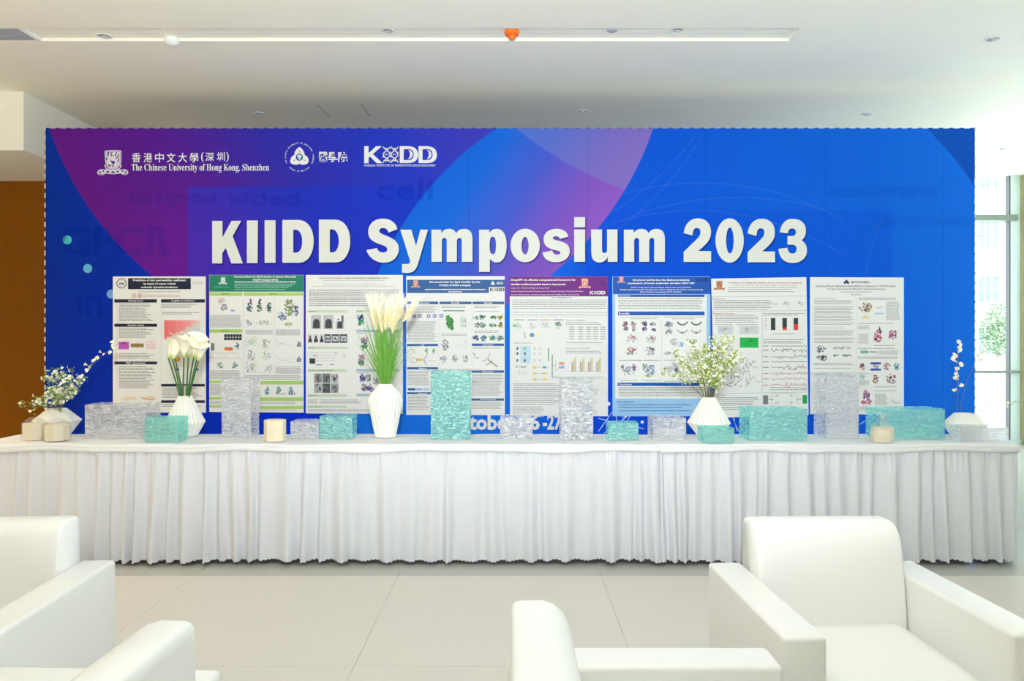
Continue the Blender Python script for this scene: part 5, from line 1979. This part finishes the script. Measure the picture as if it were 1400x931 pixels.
def octa_stack(px, ybase, rpx, hpx, lab, wrap=None, layers=9, rot=0.3):
    D0 = dist(ybase)
    k = D0 / F
    R_ = rpx * k
    D = D0 + R_ * 0.93
    t = empty('card_stack', ((px - CX) / F * D, D, TZ + 0.0015), rot)
    h_ = hpx * k
    prof = []
    rr = random.Random(int(px))
    for i in range(layers):
        z0, z1 = h_ * i / layers, h_ * (i + 1) / layers
        q = R_ * rr.uniform(0.97, 1.0)
        prof += [(q * 0.985, z0), (q, z0 + 0.15 * (z1 - z0)), (q, z1 - 0.15 * (z1 - z0)), (q * 0.985, z1 - 0.0002)]
    b = MB()
    b.lathe(prof, 8)
    b.build('cards', M_CARD, t)
    if wrap:
        b = MB()
        pr_ = [(R_ * 1.04, 0.0), (R_ * 1.08, h_ * 0.5), (R_ * 1.06, h_ * 1.02)]
        if wrap == 'tied':
            pr_ += [(R_ * 0.75, h_ * 1.25), (R_ * 0.32, h_ * 1.5), (R_ * 0.22, h_ * 1.62), (R_ * 0.42, h_ * 1.8), (R_ * 0.55, h_ * 1.95)]
        else:
            pr_ += [(R_ * 0.8, h_ * 1.15), (R_ * 0.45, h_ * 1.3), (R_ * 0.25, h_ * 1.36)]
        b.lathe(pr_, 20, (0, 0, 0), 0, lambda i, k_: 1 + (0.12 if k_ > 2 else 0.015) * math.sin(i * 2.6 + k_))
        b.build('film_wrap', FILM, t, False)
        if wrap == 'tied':
            b = MB()
            for q in range(7):
                a = q * 0.9
                b.poly([(0.1 * R_ * math.cos(a), 0.1 * R_ * math.sin(a), h_ * 1.6), (R_ * 0.5 * math.cos(a), R_ * 0.5 * math.sin(a), h_ * 1.9), (R_ * 0.5 * math.cos(a + 0.7), R_ * 0.5 * math.sin(a + 0.7), h_ * 2.05), (0.1 * R_ * math.cos(a + 0.7), 0.1 * R_ * math.sin(a + 0.7), h_ * 1.62)])
            b.build('tied_top', FILM, t)
    tag(t, lab, 'card stack', 'octagonal cream stacks on the table')


octa_stack(47, 603, 14.5, 23, 'cream octagonal stack in clear film at the wood wall end of the table', 'puff', 5, 0.39)
octa_stack(78, 604, 16, 22, 'cream octagonal stack in clear film directly in front of a faceted vase', 'puff', 5, 0.25)
octa_stack(376, 604.5, 15, 29, 'unwrapped layered cream octagonal stack below the green-headed poster', None, 10, 0.3)
octa_stack(1206, 606, 14.5, 20, 'cream octagonal stack in a tied clear bag before a long teal box', 'tied', 4, 0.3)

# ------------------------------------------------------------------ plants
def petal_material(name, c0, c1, z0, z1):
    m = bpy.data.materials.new(name)
    m.use_nodes = True
    nt = m.node_tree
    p_ = nt.nodes['Principled BSDF']
    tc = nt.nodes.new('ShaderNodeTexCoord')
    sp = nt.nodes.new('ShaderNodeSeparateXYZ')
    mr = nt.nodes.new('ShaderNodeMapRange')
    mr.inputs['From Min'].default_value = z0
    mr.inputs['From Max'].default_value = z1
    r = nt.nodes.new('ShaderNodeValToRGB')
    r.color_ramp.elements[0].color = (*c0, 1)
    r.color_ramp.elements[1].color = (*c1, 1)
    nt.links.new(tc.outputs['Object'], sp.inputs[0])
    nt.links.new(sp.outputs['Z'], mr.inputs['Value'])
    nt.links.new(mr.outputs[0], r.inputs[0])
    nt.links.new(r.outputs[0], p_.inputs['Base Color'])
    p_.inputs['Roughness'].default_value = 0.5
    p_.inputs['Subsurface Weight'].default_value = 0.15
    p_.inputs['Subsurface Radius'].default_value = (0.01, 0.01, 0.006)
    return m


M_SPATHE = petal_material('calla_petal', rgb(170, 190, 70), rgb(250, 246, 226), 0.0, 0.045)
M_STEM = mat('green_stem', rgb(58, 104, 40), 0.5)
M_SPADIX = mat('yellow_spadix', rgb(235, 200, 70), 0.6)


def bez(a, b, c, n=10):
    return [a * (1 - t) ** 2 + b * 2 * t * (1 - t) + c * t * t for t in [k / n for k in range(n + 1)]]


def calla(mouth, base, tilt, size, spin, k):
    t = empty('calla_lily', mouth)
    mid = (mouth + base) / 2 + Vector((0, 0, 0.02))
    bt = MB()
    down = mouth + (mouth - base).normalized() * 0.07
    pts = [down - mouth] + [q - mouth for q in bez(mouth, mid, base)]
    bt.tube(pts, 0.0052, 8, r1=0.0046)
    bt.build('stem', M_STEM, t, True)
    b = MB()
    nu, nv = 22, 9
    for j in range(nv + 1):
        v = j / nv
        for i in range(nu + 1):
            u = -0.62 + (2 * PI - 0.3) * i / nu * 1.06
            # opening: long pointed lip at u = pi
            lip = 0.5 - 0.5 * math.cos(u)
            r_ = (0.006 + 0.021 * v ** 0.9 + 0.024 * v ** 4 * (0.5 + lip))
            z_ = 0.085 * v - 0.012 * v ** 5 * lip + 0.03 * lip ** 3 * v ** 3 * (1 if abs(u - PI) < 0.9 else 0.3)
            roll = 0.003 * (i / nu)
            b.v.append(((r_ + roll) * math.cos(u) * size, (r_ + roll) * math.sin(u) * size, z_ * size))
    for j in range(nv):
        for i in range(nu):
            a = j * (nu + 1) + i
            b.f.append((a, a + 1, a + nu + 2, a + nu + 1))
            b.m.append(0)
    o = b.build('spathe', M_SPATHE, t, True, base - mouth)
    o.rotation_euler = (tilt[1], tilt[0], spin)
    s = MB()
    s.tube([(0, 0, 0.01 * size), (0, 0, 0.06 * size)], 0.0045, 8, r1=0.003)
    s.build('spadix', M_SPADIX, o, True)
    tag(t, 'white calla lily on a dark green stem in the pleated vase', 'flower', 'calla lilies in the pleated vase')


rr = random.Random(5)
for k, (hx, hy, mx, sz, dd_) in enumerate(((230, 490, 246, 1.35, -0.01), (236, 491.5, 248, 1.3, -0.05), (239.5, 491, 250, 1.2, 0.03), (251.5, 488, 250, 1.4, -0.04), (257.5, 488.5, 255, 1.2, 0.04), (265, 488.5, 256, 1.3, -0.03), (269.5, 489.5, 257.5, 1.35, 0.02), (271.5, 493, 258.5, 1.2, -0.06))):
    mouth = P(mx, 542, 4.9 + dd_ * 0.4)
    basep = P(hx, hy, 4.9 + dd_)
    calla(mouth, basep, ((hx - 252) * 0.016, 0.12 - dd_ * 2), sz * 1.15, rr.uniform(-0.9, 0.9) + (PI if hx < 250 else 0), k)

# pampas grass
M_BLADE = mat('grass_blade', rgb(104, 164, 58), 0.5, var=(30, 0.35))
M_PLUME = mat('cream_plume', rgb(250, 238, 200), 0.8, 0.1)
M_PLUME2 = mat('white_plume', rgb(250, 246, 228), 0.8, 0.1)
DV = 4.85
g = tag(empty('grass_bunch', (vb[0], vb[1], vb[2])), 'bunch of long thin green grass blades standing in the tall vase', 'grass')
b = MB()
rr = random.Random(21)
for k in range(250):
    a = rr.random() * 2 * PI
    q = rr.random() ** 0.6
    base = Vector((q * 0.030 * math.cos(a), q * 0.030 * math.sin(a), -0.02))
    lean = rr.gauss(0.0, 0.42)
    L = rr.uniform(0.28, 0.52)
    if k > 226:
        lean = rr.choice((-1, 1)) * rr.uniform(0.75, 1.15)
        L = rr.uniform(0.3, 0.4)
    lean = max(-0.95, min(0.95, lean * 0.75)) * 0.45 + base.x * 3.5
    ly = rr.gauss(0, 0.09)
    tip = base + Vector((L * math.sin(lean), L * ly, L * math.cos(lean)))
    if k > 226:
        tip += Vector((0.07 * (1 if lean > 0 else -1), 0, -0.02))
    mid = base + (tip - base) * 0.55 + Vector((-0.02 * lean, 0, 0.02))
    pts = bez(base, mid, tip, 6)
    w0 = rr.uniform(0.0012, 0.0026)
    th = rr.uniform(-0.8, 0.8)
    side = Vector((math.cos(th), math.sin(th), 0))
    prev = None
    for i, q_ in enumerate(pts):
        ww = w0 * (1 - (i / 6) ** 2 * 0.85)
        cur = (q_ - side * ww, q_ + side * ww)
        if prev:
            b.poly([prev[0], prev[1], cur[1], cur[0]])
        prev = cur
tag(b.build('blades', M_BLADE, g), kind='stuff')
for k, (bx_, by_, tx_, ty_, w_) in enumerate(((514, 452, 501, 398, 0.026), (517, 450, 512, 397, 0.024), (521, 448, 522, 398, 0.026), (527, 452, 530, 404, 0.028), (531, 448, 538, 400, 0.03), (537, 448, 546, 402, 0.026), (541, 440, 553, 406, 0.024), (551, 440, 570, 409, 0.024), (536, 456, 541, 418, 0.022), (522, 455, 516, 412, 0.024))):
    dy = rr.uniform(-0.05, 0.05)
    m0 = Vector(vb) + Vector((rr.uniform(-0.02, 0.02), dy * 0.2, 0))
    b0, t0 = P(bx_, by_, DV + dy), P(tx_, ty_, DV + dy * 1.3)
    t = empty('pampas_plume', m0)
    bt = MB()
    bt.tube([q - m0 for q in bez(m0 - Vector((0, 0, 0.05)), (m0 + b0) / 2 + Vector((0, 0, 0.02)), b0, 6)], 0.0016, 5)
    bt.build('stem', M_BLADE, t, True)
    b = MB()
    ax = t0 - b0
    for q in range(420):
        u = rr.random()
        c0 = b0 + ax * (u * 0.82)
        dirv = (ax.normalized() * rr.uniform(0.8, 1.2) + Vector((rr.gauss(0, 1), rr.gauss(0, 1), rr.gauss(0, 0.5))) * 0.38).normalized()
        L = rr.uniform(0.35, 1.0) * 0.075
        tipv = c0 + dirv * L + Vector((0.006, 0, -0.002))
        env = w_ * math.sin(PI * min(1, u * 0.8 + 0.2)) * 0.35
        sd = dirv.cross(Vector((rr.gauss(0, 1), rr.gauss(0, 1), rr.gauss(0, 1)))).normalized()
        c0 = c0 + sd * env * rr.random()
        ww = 0.0011
        b.poly([c0 - m0 - sd * ww, c0 - m0 + sd * ww, tipv - m0 + sd * ww * 0.4, tipv - m0 - sd * ww * 0.4], 0 if u < 0.55 else 1)
    tag(b.build('plume', [M_PLUME, M_PLUME2], t), kind='stuff')
    tag(t, 'outermost leaning pampas plume, in front of the mid blue poster header' if k == 7 else 'fluffy cream pampas plume rising from the tall pleated vase', 'pampas grass', 'pampas plumes in the tall vase')

# blossom sprays
M_TWIG = mat('brown_twig', rgb(120, 104, 60), 0.7)
M_PETAL = mat('white_petal', rgb(252, 250, 236), 0.6)
M_EYE = mat('blossom_eye', rgb(226, 206, 110), 0.6)
M_LEAF = mat('spray_leaf', rgb(156, 184, 44), 0.5, var=(40, 0.3))
M_LEAFD = mat('branch_leaf', rgb(128, 166, 62), 0.5, var=(40, 0.3))


def blossom(b, c, r_, rnd_, mi=1):
    n = Vector((rnd_.gauss(0, 0.7), -1 + rnd_.gauss(0, 0.5), rnd_.gauss(0.3, 0.6))).normalized()
    u = n.orthogonal().normalized()
    w = n.cross(u)
    a0 = rnd_.random() * 6
    for k in range(5):
        a = a0 + k * 2 * PI / 5
        d = u * math.cos(a) + w * math.sin(a)
        e = u * -math.sin(a) + w * math.cos(a)
        b.poly([c, c + d * r_ * 0.6 - e * r_ * 0.42 + n * r_ * 0.15, c + d * r_ + n * r_ * 0.3, c + d * r_ * 0.6 + e * r_ * 0.42 + n * r_ * 0.15], mi)
    q = [c + (u * math.cos(k * PI / 3) + w * math.sin(k * PI / 3)) * r_ * 0.2 + n * r_ * 0.12 for k in range(6)]
    b.poly(q, 2)


def spray(mouth, tip, lab, group, seed, start=0.35, nfl=40, nleaf=40, spread=0.045, rb=0.0105, bend=0.05, leafm=None, stem_r=0.0022, twigs=10):
    r = random.Random(seed)
    t = empty('blossom_spray', mouth)
    ctrl = (mouth + tip) / 2 + Vector((-(tip.x - mouth.x) * 0.28, 0, bend))
    line = bez(mouth - (ctrl - mouth).normalized() * 0.05, ctrl, tip, 14)
    b = MB()
    b.tube([q - mouth for q in line], stem_r, 6, r1=stem_r * 0.45)

    def at(u):
        k = min(13.999, u * 14)
        i = int(k)
        return line[i].lerp(line[i + 1], k - i)
    ends = []
    for k in range(twigs):
        u = start + (1 - start) * (k + 0.5) / twigs
        c0 = at(u)
        dv = Vector((r.gauss(0, 1), r.gauss(0, 0.8), r.gauss(0.5, 0.7))).normalized()
        c1 = c0 + dv * spread * r.uniform(0.6, 1.4) * (1.15 - 0.5 * u)
        b.tube([c0 - mouth, c1 - mouth], 0.0011, 4, r1=0.0007)
        ends.append((c0, c1))
    b.build('stem', M_TWIG, t, True)
    fb, lb = MB(), MB()
    for k in range(nleaf):
        c0, c1 = ends[k % len(ends)]
        c = c0.lerp(c1, r.random()) + Vector((r.gauss(0, 1), r.gauss(0, 1), r.gauss(0, 1))) * spread * 0.15
        d = Vector((r.gauss(0, 1), r.gauss(0, 0.7), r.gauss(0.4, 0.8))).normalized()
        s_ = r.uniform(0.012, 0.023)
        o_ = d.cross(Vector((r.gauss(0, 1), r.gauss(0, 1), r.gauss(0, 1)))).normalized()
        c = c - mouth
        lb.poly([c, c + d * s_ * 0.5 + o_ * s_ * 0.24, c + d * s_, c + d * s_ * 0.5 - o_ * s_ * 0.24])
    for k in range(nfl):
        c0, c1 = ends[k % len(ends)]
        c = c0.lerp(c1, r.uniform(0.3, 1.05)) + Vector((r.gauss(0, 1), r.gauss(0, 1), r.gauss(0, 1))) * spread * 0.18
        blossom(fb, c - mouth, rb * r.uniform(0.7, 1.25), r, 1)
    if nleaf:
        tag(lb.build('leaves', leafm or M_LEAF, t), kind='stuff')
    tag(fb.build('blossoms', [M_PETAL, M_PETAL, M_EYE], t), kind='stuff')
    tag(t, lab, 'flower spray', group)


# dense yellow-green sprays
lab = 'yellow-green spray of tiny white blossoms in the wide pleated vase'
for k, (tx_, ty_, nf, st, tw) in enumerate(((904, 511, 26, 0.45, 8), (918, 482, 50, 0.35, 11), (930, 492, 60, 0.35, 11), (944, 466, 44, 0.4, 11), (950, 486, 64, 0.3, 12), (964, 468, 54, 0.35, 12), (973, 480, 60, 0.3, 12), (975, 462, 30, 0.5, 9), (984, 476, 62, 0.3, 12), (993, 459, 52, 0.35, 12), (1003, 464, 52, 0.35, 12), (1012, 482, 54, 0.35, 12), (1018, 492, 42, 0.4, 10), (1000, 490, 60, 0.3, 12), (958, 500, 44, 0.3, 10), (984, 502, 44, 0.3, 10))):
    D = 4.9 + ((k * 37) % 11 - 5) * 0.016
    mo = P(962.5 + 13 * k / 15, 545, 4.9)
    spray(mo, P(tx_, ty_, D), 'lowest spray in the wide vase, reaching sideways past the blue conclusion bar' if k == 0 else lab, 'blossom sprays in the wide pleated vase', 100 + k, st, nf + 10, nf * 2 + 40, 0.055, 0.0075, 0.04, M_LEAF, 0.0022, tw)
# branches in the faceted vase beside the stacks
lab = 'leafy branch of white blossoms in the faceted vase by the wood wall'
for k, (tx_, ty_, nf) in enumerate(((27, 556, 20), (50, 548, 22), (62, 512, 26), (76, 505, 26), (88, 510, 26), (101, 509, 24), (115, 520, 28), (106, 534, 26), (92, 528, 26), (70, 532, 26))):
    D = 4.9 + ((k * 29) % 9 - 4) * 0.02
    spray(P(70 + 1.6 * k, 560, 4.9), P(tx_, ty_, D), 'drooping blossom branch hanging out over the film-wrapped octagonal stacks' if k == 0 else lab, 'branches in the faceted vase by the wood wall', 200 + k, 0.3, nf, nf * 3 + 20, 0.06, 0.0105, 0.03, M_LEAFD, 0.002, 9)
spray(P(80, 560, 4.9), P(164, 468, 4.93), 'longest arching blossom branch, reaching towards the heat-map poster', None, 230, 0.45, 30, 10, 0.035, 0.0125, 0.0, M_LEAFD, 0.002, 10)
# thin branches by the glass
spray(P(1309, 564, 4.89), P(1311, 465, 4.9), 'upright thin branch of white blossoms in front of the bare blue backdrop end', None, 301, 0.3, 44, 3, 0.032, 0.0135, 0.02, M_LEAFD, 0.0018, 11)
spray(P(1312, 564, 4.89), P(1348, 475, 4.93), 'slanting thin blossom branch crossing the backdrop edge', None, 302, 0.78, 16, 3, 0.035, 0.012, 0.05, M_LEAFD, 0.0016, 6)
spray(P(1331, 564, 4.89), P(1403, 548, 4.9), 'low horizontal twig reaching from the faceted vase towards the glass', None, 303, 0.2, 12, 12, 0.05, 0.009, 0.02, M_LEAFD, 0.0016, 8)
